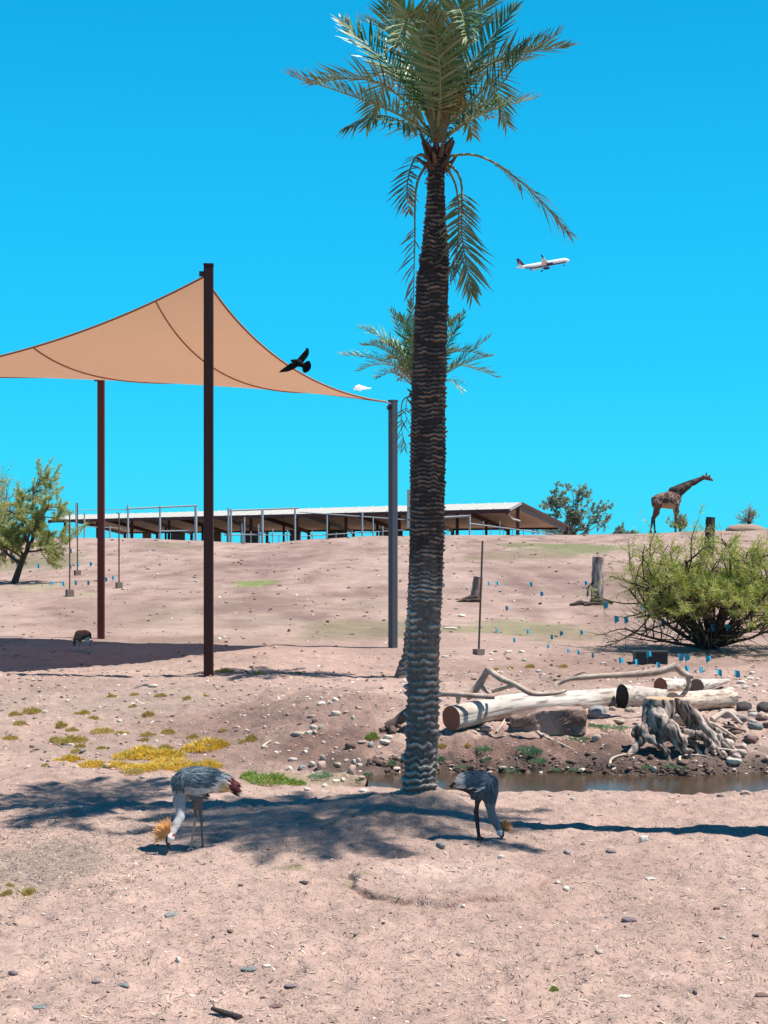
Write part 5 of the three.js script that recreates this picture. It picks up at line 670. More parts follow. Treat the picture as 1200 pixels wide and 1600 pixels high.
// ───────────────────────── low plants ─────────────────────────
{
  const plantGeo = (seed, tips, stems, n, lo = 0.35) => { const rv = mulberry(seed), g = new GB(); for (let i = 0; i < n; i++) { const a = rv() * 6.28, r = Math.sqrt(rv()) * 0.95, lump = 0.65 + 0.5 * noise3(Math.cos(a) * r * 2.6 + seed, Math.sin(a) * r * 2.6, seed), hh = Math.max(0.1, (1 - r * r * 0.75) * lump), p = V(Math.cos(a) * r, hh * R(0, 0.5, rv), Math.sin(a) * r), D = V(Math.cos(a) * 0.5 * r + R(-0.5, 0.5, rv), 1, Math.sin(a) * 0.5 * r + R(-0.5, 0.5, rv)).normalize(); const tp = rv() > lo, c = (tp ? tips : stems)[Math.floor(rv() * (tp ? tips : stems).length)]; g.blade(p, D, V(R(-1, 1, rv), 0.2, R(-1, 1, rv)), hh * R(0.45, 0.9, rv), R(0.03, 0.075, rv), c); } return g.geo(); };
  const yT = [[0.86, 0.59, 0.03], [0.76, 0.50, 0.03], [0.88, 0.65, 0.06]], yS = [[0.50, 0.38, 0.05], [0.36, 0.31, 0.06]], oT = [[0.62, 0.46, 0.10], [0.50, 0.40, 0.12]], gT = [[0.27, 0.40, 0.05], [0.36, 0.46, 0.07], [0.2, 0.32, 0.05]], wT = [[0.16, 0.29, 0.13], [0.22, 0.36, 0.18], [0.12, 0.22, 0.10]];
  const geos = { yellow: [1, 2, 3].map(s => plantGeo(s, yT, yS, 1150, 0.34)), ochre: [4, 5].map(s => plantGeo(s, oT, yS, 1100, 0.4)), green: [6, 7].map(s => plantGeo(s, gT, yS, 1300, 0.1)), weed: [8, 9].map(s => plantGeo(s, wT, wT, 700, 0.3)) };
  let k = 0; const plant = (px, py, w, h, kind, label, group, cat = 'plant') => { const b = G(px, py), s = -b.z / F, gl = geos[kind], m = new THREE.Mesh(gl[k++ % gl.length], M.leaf); m.name = numbered({ yellow: 'flowering_mat', ochre: 'flowering_mat', green: 'grass_clump', weed: 'bank_weed' }[kind]); m.castShadow = m.receiveShadow = true; m.position.copy(b); m.rotation.y = k * 1.7; m.scale.set(w / 2 * s, h * s, Math.max(w / 2.6, 8) * s); tag(m, label, cat, group); scene.add(m); };
  const LY = 'bright yellow flowering mat behind the left crane', GY = 'bright yellow plants', LO = 'dull ochre plant on bare ground', GO = 'ochre plants on the left slope';
  for (const [x, y, w, h] of [[322, 1170, 84, 20], [250, 1184, 80, 18], [205, 1184, 84, 24], [105, 1190, 46, 14], [145, 1197, 60, 12], [235, 1200, 100, 15], [290, 1201, 90, 16], [325, 1201, 54, 18], [190, 1197, 60, 13], [265, 1193, 80, 13], [345, 1168, 34, 16], [300, 1173, 48, 14], [230, 1176, 60, 14]]) plant(x, y, w, h, 'yellow', LY, GY);
  for (const [x, y, w, h] of [[50, 1114, 40, 12], [25, 1118, 24, 8], [31, 1132, 28, 8], [128, 1116, 30, 8], [146, 1124, 22, 8], [175, 1089, 18, 6], [252, 1089, 24, 8], [292, 1092, 15, 6], [231, 1119, 22, 11], [96, 1136, 24, 12], [113, 1142, 22, 7], [160, 1144, 50, 8], [110, 1160, 54, 14], [87, 1158, 28, 10], [232, 1149, 28, 7], [263, 1146, 28, 9], [301, 1153, 22, 8], [226, 1158, 14, 7], [348, 1142, 18, 5], [394, 1158, 26, 12], [378, 1160, 14, 5], [14, 1155, 34, 7], [210, 1208, 44, 9], [260, 1170, 26, 8], [158, 1170, 16, 6], [70, 1196, 12, 4], [210, 1086, 14, 5], [322, 1088, 10, 4], [120, 1174, 24, 5], [207, 1105, 12, 5], [125, 1168, 22, 8], [190, 1146, 30, 5], [775, 1047, 10, 5], [828, 1044, 16, 8], [797, 1045, 11, 5], [690, 1168, 14, 8], [731, 1167, 11, 8], [880, 1043, 12, 6], [350, 1050, 30, 7], [465, 1052, 12, 4], [405, 1053, 20, 5]]) plant(x, y, w, h, 'ochre', LO, GO);
  plant(418, 1222, 86, 16, 'green', 'longest bright green grass strip below the brown bank', null, 'grass'); plant(392, 1214, 40, 12, 'green', 'green and yellow grass clump right of the yellow mats', null, 'grass'); plant(455, 1226, 50, 12, 'green', 'green grass clump at the right end of the strip', null, 'grass'); plant(500, 1214, 55, 10, 'weed', 'low green weed below the round pink stone'); plant(582, 1155, 24, 14, 'green', 'round yellow green tuft left of the dark leaning branch', null, 'grass'); plant(45, 1398, 32, 14, 'ochre', 'dry tuft in the left foreground dirt'); plant(10, 1398, 20, 9, 'ochre', 'dry tuft cut off by the left border'); plant(866, 1548, 16, 8, 'green', 'tiny green sprout in the bottom right foreground'); plant(15, 1385, 16, 6, 'ochre', 'smallest dry tuft at the left border');
  const LW = 'green leafy weed by the stream', GW = 'weeds on the far bank'; for (const [x, y, w, h] of [[757, 1174, 34, 16], [830, 1180, 40, 24], [840, 1192, 34, 14], [818, 1172, 26, 10], [960, 1138, 56, 9], [905, 1158, 50, 14], [930, 1136, 24, 8], [740, 1136, 12, 10], [685, 1190, 22, 16], [720, 1200, 30, 8], [800, 1206, 30, 10], [870, 1204, 26, 8], [1042, 1198, 24, 8], [900, 1204, 30, 8], [612, 1196, 16, 14], [575, 1212, 18, 10], [560, 1220, 14, 6], [1010, 1200, 20, 7], [760, 1190, 16, 9], [1060, 1200, 40, 7], [640, 1182, 14, 9]]) plant(x, y, w, h, 'weed', LW, GW);
}

// ───────────────────────── animals ─────────────────────────
function featherCoat(geo, n, keep, flow, len, w, colFn, seed) {   // overlapping vanes lying along the body
  const p = geo.attributes.position, nr = geo.attributes.normal, rv = mulberry(seed), g = new GB();
  for (let k = 0, tries = 0; k < n && tries < n * 40; tries++) {
    const i = Math.floor(rv() * p.count), x = p.getX(i), y = p.getY(i), z = p.getZ(i); if (!keep(x, y, z)) continue; k++;
    const N = V(nr.getX(i), nr.getY(i), nr.getZ(i)), D = flow(x, y, z); D.addScaledVector(N, -D.dot(N)).normalize().addScaledVector(N, 0.10).normalize(); const c0 = colFn(x, y, z), e = R(0.84, 1.16, rv);
    g.blade(V(x, y, z).addScaledVector(N, 0.002), D, N, len * R(0.7, 1.2, rv), w * R(0.8, 1.2, rv), [c0[0] * e, c0[1] * e, c0[2] * e]);
  }
  return g.geo();
}
{ // left crane
  const b = G(307, 1326), u = (-b.z / F) / 6.667, c = (x, y, z, r) => [(x - 580) * u, (978 - y) * u, z, r * u];
  const body = [...chain(0.06, c(415, 300, 0, 92), c(480, 280, 0, 128), c(590, 275, 0, 135), c(710, 265, 0, 112), c(810, 285, 0, 88), c(890, 310, 0, 62)), ...chain(0.05, c(880, 265, 0, 55), c(965, 330, 0, 42), c(985, 375, 0, 30)), ...chain(0.06, c(415, 350, 0.01, 73), c(420, 440, 0.04, 56), c(432, 540, 0.08, 39), c(428, 630, 0.12, 31), c(395, 695, 0.16, 29), c(368, 750, 0.18, 30)), ...chain(0.02, c(368, 750, 0.18, 30), c(338, 820, 0.2, 40), c(318, 862, 0.2, 27)), ...chain(0.012, c(315, 870, 0.2, 18), c(319, 925, 0.2, 12), c(318, 974, 0.2, 5))];
  for (const [sg, hx, kx, ky, fx, fy] of [[1, 580, 574, 655, 524, 972], [-1, 605, 625, 690, 638, 976]]) { const z = sg * 0.045; body.push(...chain(0.04, c(hx, 430, z, 60), c(hx - 2, 520, z, 26), c(kx, ky, z, 13)), ...chain(0.006, c(kx, ky, z, 16), c((kx + fx) / 2, (ky + fy) / 2, z, 11), c(fx, fy - 10, z, 11))); for (const [tx, tz] of [[-45, 0.01], [-30, 0.045], [38, 0.02]]) body.push(...chain(0.006, c(fx, fy - 8, z, 11), c(fx + tx, fy + 4, z + tz, 6))); }
  const colour = (x, y, z) => {
    const X = x / u + 580, Y = 978 - y / u, n = 0.12 * noise3(x * 40, y * 40, z * 40);
    if (Y > 505 && X > 500) { if (Y < 640 && X < 600) return [0.12, 0.09, 0.075]; const q = X < 585; return q ? [0.33, 0.28, 0.24] : [0.14, 0.115, 0.10]; }  // one leg painted lighter as sunlit, the other darker as shaded
    if (X < 410 && Y > 770) { if (Y > 880) return Y > 940 ? [0.16, 0.15, 0.14] : [0.03, 0.028, 0.028]; if (X < 316 || Y > 868) return [0.012, 0.011, 0.012]; if (X > 362 && Y > 778 && Y < 806) return [0.34, 0.06, 0.05]; return [0.72, 0.66, 0.62]; }
    if (Y > 690 && X < 430) return [0.66, 0.64, 0.62];
    if (X > 885 + 0.14 * (Y - 200)) return Y > 350 - 20 * n ? [0.02, 0.014, 0.014] : [0.11 + 0.1 * n, 0.012, 0.016];
    const edge = 0.55 * (Y - 180) + (X - 770); // slate back above the wing edge
    if (Y < 315 && edge < 30 && Y < 330 - 0.25 * Math.max(0, X - 620)) return mixc([0.13, 0.17, 0.19], [0.055, 0.08, 0.1], clamp(0.45 + 3 * n + (Math.sin(Y * 0.16 + X * 0.035) * 0.35)));
    if (X > 690) return mixc([0.62, 0.58, 0.54], [0.62, 0.42, 0.20], ss(730, 830, X) * ss(200, 300, Y) + n);
    if (Y < 380 && X > 520) return [0.52 + n, 0.53 + n, 0.54 + n];
    if (X > 480 && Y > 400) return [0.13, 0.125, 0.12];
    return mixc([0.30, 0.31, 0.31], [0.40, 0.39, 0.38], clamp(ss(420, 640, Y) + 2 * n));
  };
  const t = thing('crane', 'grey crowned crane at left bending down to peck at the dirt', 'crane', b); const geo = surfaceNets(capSDF(body), capBounds(body, 0.02), 0.0055, colour); mesh('body', geo, M.vc, t);
  mesh('plumage', featherCoat(geo, 1500, (x, y) => { const X = x / u + 580, Y = 978 - y / u; return X > 350 && Y < 470 && X < 990; }, (x, y) => { const X = x / u + 580; return X < 470 ? V(-0.1, -1, 0) : V(1, -0.22 - 0.5 * ss(700, 950, X), 0); }, 0.075, 0.017, colour, 4), M.feather, t);
  const cr = new GB(), rv = mulberry(8), o = V((345 - 580) * u, (978 - 795) * u, 0.2); for (let k = 0; k < 210; k++) { const a = R(1.6, 3.6, rv), l = R(110, 185, rv) * u, D = V(Math.cos(a), Math.sin(a), R(-0.4, 0.6, rv)).normalize(), s = o.clone().addScaledVector(D, 0.02); cr.tube([s, s.clone().addScaledVector(D, l * 0.5), s.clone().addScaledVector(D, l)], [0.0022, 0.0026, 0.0014], 3, mixc([0.80, 0.43, 0.15], [0.66, 0.31, 0.10], rv())); } cr.build('golden_crest', M.dry, t);
  for (const s of [1, -1]) { const e = mesh('eye', new THREE.SphereGeometry(0.006, 10, 8), std({ color: new THREE.Color().setRGB(0.35, 0.33, 0.3), roughness: 0.2 }), t); e.position.set((326 - 580) * u, (978 - 838) * u, 0.2 + s * 0.033); }
  shade(t);
}
{ // right crane, plumage painted darker and bluer to show it in shade
  const b = G(748, 1311), u = (-b.z / F) / 8.571, c = (x, y, z, r) => [(x - 495) * u, (1112 - y) * u, z, r * u];
  const body = [...chain(0.06, c(195, 385, 0, 26), c(260, 360, 0, 70), c(350, 345, 0, 105), c(460, 365, 0, 140), c(560, 385, 0, 150), c(625, 400, 0, 105)), ...chain(0.07, c(610, 400, 0, 105), c(640, 500, 0, 85), c(648, 590, 0, 52), c(650, 680, 0, 34), c(672, 790, 0.005, 30), c(715, 880, 0.01, 32), c(755, 960, 0.01, 34)), ...chain(0.02, c(755, 960, 0.01, 34), c(785, 1030, 0.01, 44), c(808, 1062, 0.01, 26)), ...chain(0.012, c(805, 1060, 0.01, 20), c(800, 1100, 0.01, 7))];
  for (const [sg, hx, kx, ky, fx, fy] of [[1, 485, 440, 735, 488, 1104], [-1, 500, 480, 760, 512, 1106]]) { const z = sg * 0.045; body.push(...chain(0.04, c(hx, 490, z, 62), c(hx - 8, 590, z, 26), c(kx, ky, z, 15)), ...chain(0.006, c(kx, ky, z, 20), c((kx + fx) / 2, (ky + fy) / 2, z, 14), c(fx, fy - 10, z, 14))); for (const [tx, tz] of [[55, 0.01], [35, 0.045], [-45, 0.02]]) body.push(...chain(0.006, c(fx, fy - 8, z, 14), c(fx + tx, fy + 4, z + tz, 8))); }
  const colour = (x, y, z) => {
    const X = x / u + 495, Y = 1112 - y / u, n = 0.12 * noise3(x * 40, y * 40, z * 40);
    if (Y > 575 && X < 560) return [0.022, 0.02, 0.02];
    if (Y > 985 && X > 690) { if (X > 735 && X < 806 && Y < 1062) return [0.60, 0.56, 0.54]; return [0.014, 0.013, 0.014]; }
    if (X < 235 && Y > 300) return [0.016, 0.014, 0.018];
    if (X > 205 && X < 355 + 0.14 * (Y - 250) && Y < 430 && Y < 400 + 0.15 * (X - 250)) return mixc([0.62, 0.46, 0.36], [0.56, 0.52, 0.49], ss(240, 340, X) + n);
    if (Y > 395 && X < 460) return [0.03 + 0.1 * Math.abs(n), 0.022, 0.028];
    if (X > 418 && X < 565 && Y > 385 && Y < 425) return [0.6, 0.58, 0.56];
    if (Y > 620) return [0.095, 0.135, 0.16];
    return mixc([0.055, 0.095, 0.135], [0.028, 0.05, 0.085], clamp(0.5 + 3 * n + 0.35 * Math.sin(Y * 0.12 - X * 0.04)));
  };
  const t = thing('crane', 'crowned crane right of the palm with head lowered, painted dark for shade', 'crane', b); const geo = surfaceNets(capSDF(body), capBounds(body, 0.02), 0.0055, colour); mesh('body', geo, M.vc, t);
  mesh('plumage', featherCoat(geo, 1300, (x, y) => { const X = x / u + 495, Y = 1112 - y / u; return X < 720 && Y < 560; }, (x, y) => { const X = x / u + 495; return X > 590 ? V(0, -1, 0) : V(-1, -0.3, 0); }, 0.07, 0.016, colour, 6), M.feather, t);
  const cr = new GB(), rv = mulberry(9), o = V((790 - 495) * u, (1112 - 990) * u, 0.0); for (let k = 0; k < 130; k++) { const a = R(-0.25, 1.35, rv), l = R(85, 150, rv) * u, D = V(Math.cos(a), Math.sin(a), R(-0.5, 0.5, rv)).normalize(), s = o.clone().addScaledVector(D, 0.02); cr.tube([s, s.clone().addScaledVector(D, l)], [0.0024, 0.0013], 3, mixc([0.55, 0.30, 0.12], [0.36, 0.17, 0.06], rv())); } cr.build('golden_crest', M.dry, t);
  shade(t);
}
{ // small antelope in front of the sail's shadow
  const b = G(130, 1019), u = (-b.z / F) / 17.14, c = (x, y, z, r) => [(x - 540) * u, (1005 - y) * u, z, r * u];
  const L = [...chain(0.06, c(430, 545, 0, 105), c(520, 555, 0, 122), c(620, 545, 0, 112), c(670, 545, 0, 80)), ...chain(0.05, c(415, 520, 0, 90), c(370, 590, 0, 55), c(325, 660, 0, 44)), ...chain(0.02, c(318, 665, 0, 44), c(305, 740, 0, 34), c(310, 830, 0, 18)), ...chain(0.01, c(300, 660, 0.03, 18), c(255, 640, 0.07, 10)), ...chain(0.01, c(320, 640, 0.012, 9), c(300, 580, 0.02, 7), c(285, 545, 0.02, 4)), ...chain(0.02, c(690, 540, 0, 22), c(740, 600, 0, 16), c(755, 640, 0, 12))];
  for (const [x0, y0, kx, ky, fx, z, fy] of [[435, 640, 440, 780, 470, 0.06, 1003], [455, 640, 445, 780, 405, -0.06, 985], [640, 610, 650, 770, 690, 0.06, 1005], [655, 610, 640, 780, 605, -0.06, 990]]) L.push(...chain(0.04, c(x0, y0, z, 58), c(kx, ky - 40, z, 24), c(kx, ky, z, 16)), ...chain(0.008, c(kx, ky, z, 16), c(fx, fy, z, 11)));
  const geo = surfaceNets(capSDF(L), capBounds(L, 0.02), 0.0085, (x, y, z) => { const X = x / u + 540, Y = 1005 - y / u; if (X < 350) return Y > 720 ? [0.05, 0.026, 0.02] : [0.22, 0.10, 0.065]; if (X > 720) return [0.02, 0.014, 0.012]; const st = 640 - 0.42 * (X - 500); if (Y > 720) return [0.42, 0.32, 0.26]; if (X > 520 && Math.abs(Y - st) < 34) return [0.02, 0.012, 0.012]; if (Y > st + 30 && X > 500) return [0.50, 0.47, 0.46]; return mixc([0.30, 0.125, 0.075], [0.20, 0.08, 0.05], clamp(0.5 + noise3(x * 14, y * 14, z * 14))); });
  const t = thing('antelope', 'small brown antelope grazing at the edge of the sail shadow', 'antelope', b); mesh('body', geo, M.vc, t);
}
{ // giraffe on the crest, coat painted dark for its backlit side
  const d = 97.5, u = d / F / 8, base = P(1035, 832, d); base.y = height(base.x, base.z); const c = (x, y, z, r) => [(x - 360) * u, (892 - y) * u, z, r * u];
  const L = [...chain(0.18, c(283, 482, 0, 62), c(360, 485, 0, 88), c(450, 482, 0, 104), c(530, 470, 0, 68)), ...chain(0.14, c(478, 358, 0, 30), c(505, 430, 0, 66)), ...chain(0.12, c(478, 352, 0, 34), c(530, 362, 0, 52), c(590, 338, 0, 45), c(660, 305, 0, 38), c(760, 260, 0, 32), c(870, 203, 0, 26)), ...chain(0.12, c(535, 425, 0, 56), c(600, 365, 0, 44), c(680, 312, 0, 36)), ...chain(0.12, c(880, 195, 0, 26), c(930, 205, 0, 27), c(985, 235, 0, 12)), ...chain(0.05, c(905, 175, 0.06, 7), c(908, 145, 0.08, 8)), ...chain(0.05, c(905, 175, -0.06, 7), c(915, 142, -0.08, 8)), ...chain(0.05, c(935, 190, 0.08, 9), c(955, 168, 0.16, 5)), ...chain(0.06, c(238, 460, 0, 14), c(232, 520, 0, 9), c(240, 560, 0, 7))];
  for (const [hx, hy, kx, ky, hkx, hky, fx, fy, z, r] of [[285, 540, 275, 640, 228, 712, 203, 888, 0.28, 52], [305, 540, 295, 640, 262, 715, 277, 892, -0.28, 50], [520, 540, 528, 620, 524, 715, 518, 890, 0.26, 44], [530, 540, 538, 620, 538, 715, 532, 884, -0.26, 40]]) L.push(...chain(0.25, c(hx, hy, z, r), c(kx, ky, z, r * 0.55), c(hkx, hky, z, 17)), ...chain(0.05, c(hkx, hky, z, 18), c(lerp(hkx, fx, 0.5), lerp(hky, fy, 0.5), z, 11), c(fx, fy - 12, z, 11), c(fx + 4, fy, z, 14)));
  const geo = surfaceNets(capSDF(L), capBounds(L, 0.1), 0.03, (x, y, z) => { const X = x / u + 360, Y = 892 - y / u; let m1 = 9, m2 = 9; const gx = x * 3.1, gy = y * 3.1, gz = z * 3.1, ix = Math.floor(gx), iy = Math.floor(gy), iz = Math.floor(gz); for (let a = -1; a <= 1; a++) for (let q = -1; q <= 1; q++) for (let e = -1; e <= 1; e++) { const hx = ix + a + hash3(ix + a, iy + q, iz + e), hy = iy + q + hash3(ix + a + 9, iy + q, iz + e), hz = iz + e + hash3(ix + a, iy + q + 7, iz + e), dd = Math.hypot(hx - gx, hy - gy, hz - gz); if (dd < m1) { m2 = m1; m1 = dd; } else if (dd < m2) m2 = dd; } const net = m2 - m1 < 0.11; const belly = ss(505, 570, Y) * ss(320, 360, X) * ss(520, 490, X); let col = net ? [0.28, 0.17, 0.12] : [0.060, 0.024, 0.016]; if (X > 470 && Y < 420) col = net ? [0.075, 0.04, 0.03] : [0.03, 0.013, 0.01]; col = mixc(col, [0.50, 0.30, 0.17], belly * 0.85); if (X < 330 && Y > 520) col = mixc(col, [0.13, 0.035, 0.018], 0.7); if (Y > 730) col = X < 400 ? [0.05, 0.03, 0.025] : [0.16, 0.10, 0.07]; if (X > 880) col = Y < 160 ? [0.02, 0.014, 0.012] : [0.11, 0.055, 0.04]; return col; });
  const t = thing('giraffe', 'giraffe standing on the hill crest facing right', 'giraffe', base); mesh('body', geo, M.vc, t);
  const mane = new GB(), rv = mulberry(3); for (let k = 0; k < 120; k++) { const s = k / 120, x = lerp(500, 880, s), y = lerp(322, 190, s) - 6 * Math.sin(s * 3.1); mane.blade(V((x - 360) * u, (892 - y - 8) * u, R(-0.03, 0.03, rv)), V(-0.4, 1, R(-0.2, 0.2, rv)).normalize(), V(0, 0.2, 1), 0.11, 0.05, [0.05, 0.022, 0.015]); } mane.build('mane', M.dry, t);
}
{ // black bird in flight before the sail
  const d = 27, u = d / F / 6, o = P(466, 567, d), L = [], c = (x, y, z, r) => [(x - 275) * u, (225 - y) * u, z, r * u];
  L.push(...chain(0.04, c(315, 245, 0, 24), c(275, 225, 0, 30), c(235, 212, 0, 22)), ...chain(0.015, c(228, 210, 0.01, 15), c(212, 204, 0.012, 6), c(203, 198, 0.014, 2.5)));
  const t = thing('raven', 'black raven gliding past the right part of the sail', 'bird', o), k = () => [0.007, 0.006, 0.007];
  mesh('body', surfaceNets(capSDF(L), capBounds(L, 0.02), 0.006, k), M.black, t);
  // upper wing: arm bone plus feathers fanned back; coordinates in crop units
  const arm = (pts, r) => { const g = new GB(); g.tube(curve(pts.map(([x, y, z]) => V((x - 275) * u, (225 - y) * u, z)), 10), s => r * (1 - 0.6 * s), 7, [0.007, 0.006, 0.007]); return g.geo(); };
  const wingThing = (bone, edge, seed) => { const gb = new GB(), n = 17, b = curve(bone.map(([x, y, z]) => V((x - 275) * u, (225 - y) * u, z)), 40), e = curve(edge.map(([x, y, z]) => V((x - 275) * u, (225 - y) * u, z)), 40); for (let i = 0; i < n; i++) { const s = Math.round(i / (n - 1) * 40), p = b[s], en = e[s], D = en.clone().sub(p), sd = D.clone().normalize().cross(V(0, 0, 1)).multiplyScalar(0.036), ids = [[0, 1], [0.5, 1.1], [0.86, 0.9], [1, 0.35]].map(([f, w]) => { const r = p.clone().lerp(en, f); r.z += 0.003 * (i % 2); return [gb.v(r.x - sd.x * w, r.y - sd.y * w, r.z, [0.006, 0.005, 0.006]), gb.v(r.x + sd.x * w, r.y + sd.y * w, r.z + 0.008, [0.009, 0.008, 0.009])]; }); for (let j = 0; j < 3; j++) gb.quad(ids[j][0], ids[j][1], ids[j + 1][1], ids[j + 1][0]); } return mergeGeometries([gb.geo(), arm(bone, 0.022)]); };
  mesh('wing', wingThing([[262, 208, 0], [290, 165, -0.1], [322, 115, -0.2], [340, 88, -0.26]], [[305, 240, 0], [340, 190, -0.08], [366, 140, -0.18], [368, 88, -0.26]], 1), M.black, t);
  mesh('wing', wingThing([[252, 222, 0], [205, 245, 0.12], [160, 285, 0.22], [120, 316, 0.3]], [[285, 250, 0], [240, 288, 0.1], [190, 314, 0.2], [128, 324, 0.3]], 2), M.black, t);
  const tail = new GB(); for (let i = 0; i < 11; i++) { const s = i / 10, a = lerp(0.42, -1.2, s), p = V((312 - 275) * u, (225 - 245) * u, 0.002 * i), l = (78 + 8 * Math.sin(s * 3.1)) * u, D = V(Math.cos(a), Math.sin(a), 0), sd = V(-D.y, D.x, 0).multiplyScalar(0.03); const ids = [[0, 0.4], [0.7, 1], [1, 0.7]].map(([f, w]) => { const r = p.clone().addScaledVector(D, l * f); return [tail.v(r.x - sd.x * w, r.y - sd.y * w, r.z, [0.006, 0.005, 0.006]), tail.v(r.x + sd.x * w, r.y + sd.y * w, r.z + 0.004, [0.009, 0.008, 0.009])]; }); for (let j = 0; j < 2; j++) tail.quad(ids[j][0], ids[j][1], ids[j + 1][1], ids[j + 1][0]); } tail.build('tail', M.black, t);
}
{ // small puff of cloud low over the horizon
  const d = 2600, o = P(563, 607, d), s = d / F, rv = mulberry(12), L = []; for (const [x, y, z, q] of [[-9, -0.5, 0, 2.2], [-5, 0.8, 1, 3.2], [-1, 1.6, 0, 4.0], [3, 0.8, -1, 3.0], [7, 0.2, 0, 2.2], [11, 0.4, 0, 1.2], [15, 0.6, 0, 0.5], [0, -0.8, 2, 2.6]]) L.push([x * s, y * s, z * s, q * s, (x + 1.2) * s, y * s, z * s, q * s * 0.9, 2.5 * s]);
  const f0 = capSDF(L), f = (x, y, z) => f0(x, y, z) + 1.6 * s * fbm3(x / s * 0.3, y / s * 0.5, z / s * 0.3, 3);
  const m = mesh('cloud', surfaceNets(f, capBounds(L, 2.5 * s), 0.45 * s, () => [0.95, 0.95, 0.95]), new THREE.MeshPhysicalMaterial({ color: 0xffffff, roughness: 1, transmission: 0.45, thickness: 0 })); m.position.copy(o); m.castShadow = false; tag(m, 'tiny white cloud beside the right tip of the sail', 'cloud');
}
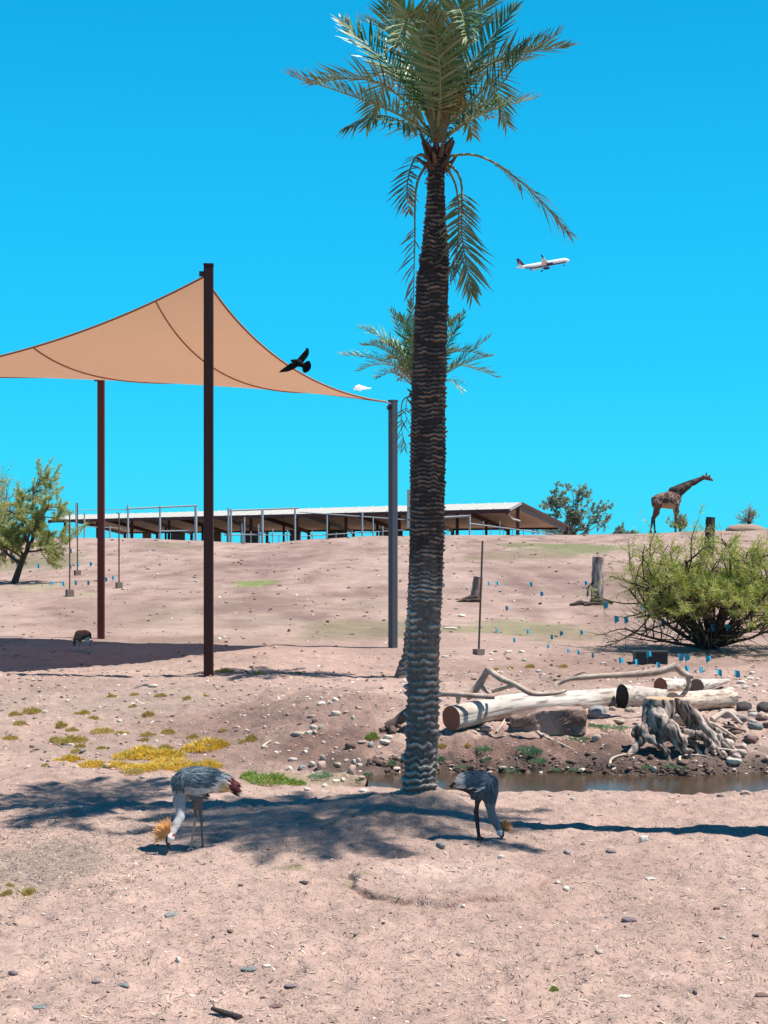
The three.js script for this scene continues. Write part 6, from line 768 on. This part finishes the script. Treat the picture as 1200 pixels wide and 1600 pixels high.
{ // airliner climbing
  const d = 1150, o = P(849, 413, d), s = d / F, t = thing('airliner', 'white and navy airliner climbing with its wheels down', 'airplane', o), white = [0.80, 0.80, 0.80], navy = [0.012, 0.016, 0.07], greyc = [0.50, 0.51, 0.53];
  const Lg = 86 * s, r = 2.05, pr = [[-0.5, 0.25], [-0.47, 0.5], [-0.4, 1.05], [-0.3, 1.65], [-0.2, 2.0], [0.3, 2.05], [0.4, 1.98], [0.44, 1.7], [0.475, 1.15], [0.492, 0.6], [0.5, 0.1]];
  const fz = new GB(); const rings = []; for (let k = 0; k <= 60; k++) { const q = -0.5 + k / 60; let i = 0; while (i < pr.length - 2 && pr[i + 1][0] < q) i++; const rr = lerp(pr[i][1], pr[i + 1][1], clamp((q - pr[i][0]) / (pr[i + 1][0] - pr[i][0]))), up = q < -0.2 ? (-0.2 - q) * 4.2 : q > 0.42 ? -(q - 0.42) * 6 : 0; rings.push(Array.from({ length: 24 }, (_, j) => { const a = j / 24 * 6.2832, y = Math.sin(a) * rr + up, z = Math.cos(a) * rr; const belly = Math.sin(a) < -0.62 && q > -0.36 && q < 0.42, win = Math.abs(Math.sin(a) - 0.2) < 0.1 && q > -0.36 && q < 0.4; return fz.v(q * Lg, y, z, belly ? navy : win ? [0.55, 0.56, 0.58] : white); })); }
  for (let k = 0; k < 60; k++) for (let j = 0; j < 24; j++) fz.quad(rings[k][j], rings[k][(j + 1) % 24], rings[k + 1][(j + 1) % 24], rings[k + 1][j]); fz.build('fuselage', std({ vertexColors: true, roughness: 0.3 }), t);
  const ck = new GB(); ck.bar(V(Lg * 0.468, 0.85, -1.0), V(Lg * 0.468, 0.85, 1.0), 0.7, 0.45, [0.03, 0.03, 0.035]); ck.build('cockpit_window', M.vc, t);
  const fin = new GB(); fin.slab(V(-Lg * 0.335, 1.9, 0), V(-Lg * 0.425, 8.0, 0), V(-Lg * 0.475, 8.0, 0), V(-Lg * 0.46, 1.9, 0), 0.35, navy); const fm = fin.build('tail_fin', M.vc, t);
  for (const z of [0.34, -0.66]) { const wg = new GB(); wg.slab(V(-Lg * 0.415, 5.3, z), V(-Lg * 0.432, 5.9, z), V(-Lg * 0.446, 4.0, z), V(-Lg * 0.40, 4.0, z), 0.05, [0.45, 0.02, 0.04]); wg.build('tail_emblem', M.vc, fm); }
  for (const sg of [1, -1]) {
    const w = new GB(); w.slab(V(Lg * 0.10, -0.9, sg * 1.6), V(-Lg * 0.09, 1.0, sg * 17.5), V(-Lg * 0.125, 1.0, sg * 17.5), V(-Lg * 0.06, -0.9, sg * 1.6), 0.42, greyc); const wm = w.build('wing', M.vc, t);
    const wl = new GB(); wl.slab(V(-Lg * 0.09, 1.0, sg * 17.5), V(-Lg * 0.128, 3.4, sg * 18.4), V(-Lg * 0.145, 3.4, sg * 18.4), V(-Lg * 0.125, 1.0, sg * 17.5), 0.15, navy); wl.build('winglet', M.vc, wm);
    const h = new GB(); h.slab(V(-Lg * 0.40, 1.6, sg * 0.8), V(-Lg * 0.475, 2.2, sg * 6.2), V(-Lg * 0.50, 2.2, sg * 6.2), V(-Lg * 0.465, 1.6, sg * 0.8), 0.25, greyc); h.build('tailplane', M.vc, t);
    const en = new GB(); en.tube([V(Lg * 0.135, -2.0, sg * 5.7), V(Lg * 0.12, -2.0, sg * 5.7), V(Lg * 0.07, -2.0, sg * 5.7), V(Lg * 0.02, -1.8, sg * 5.7)], [1.05, 1.2, 1.15, 0.6], 16, navy); en.build('engine', M.vc, t);
    const lg = new GB(); lg.tube([V(-Lg * 0.03, -1.5, sg * 3.6), V(-Lg * 0.03, -4.0, sg * 3.6)], 0.22, 6, greyc); for (const q of [-0.5, 0.5]) lg.tube([V(-Lg * 0.03, -4.1, sg * 3.6 + q - 0.2), V(-Lg * 0.03, -4.1, sg * 3.6 + q + 0.2)], 0.65, 14, [0.02, 0.02, 0.022]); lg.build('landing_gear', M.vc, t);
  }
  const ng = new GB(); ng.tube([V(Lg * 0.38, -1.6, 0), V(Lg * 0.38, -3.6, 0)], 0.18, 6, greyc); ng.tube([V(Lg * 0.38, -3.7, -0.4), V(Lg * 0.38, -3.7, 0.4)], 0.5, 12, [0.02, 0.02, 0.022]); ng.build('landing_gear', M.vc, t);
  t.rotation.set(-0.1, 0.16, 0.2, 'YZX');
}
{ // things that share a description are told apart by their order across the view
  scene.updateMatrixWorld(true);
  const ord = n => n + (n % 100 > 10 && n % 100 < 14 ? 'th' : ['th', 'st', 'nd', 'rd'][n % 10] || 'th');
  const by = new Map(); for (const o of scene.children) if (o.userData.label && o.userData.group) { const l = o.userData.label; (by.get(l) || by.set(l, []).get(l)).push(o); }
  for (const [l, list] of by) { if (list.length < 2) continue; list.sort((a, b) => a.position.x / -a.position.z - b.position.x / -b.position.z); list.forEach((o, i) => { o.userData.label = l + (i ? i === list.length - 1 ? ', rightmost' : ', ' + ord(i + 1) + ' from left' : ', leftmost'); }); }
}
renderer.render(scene, camera);
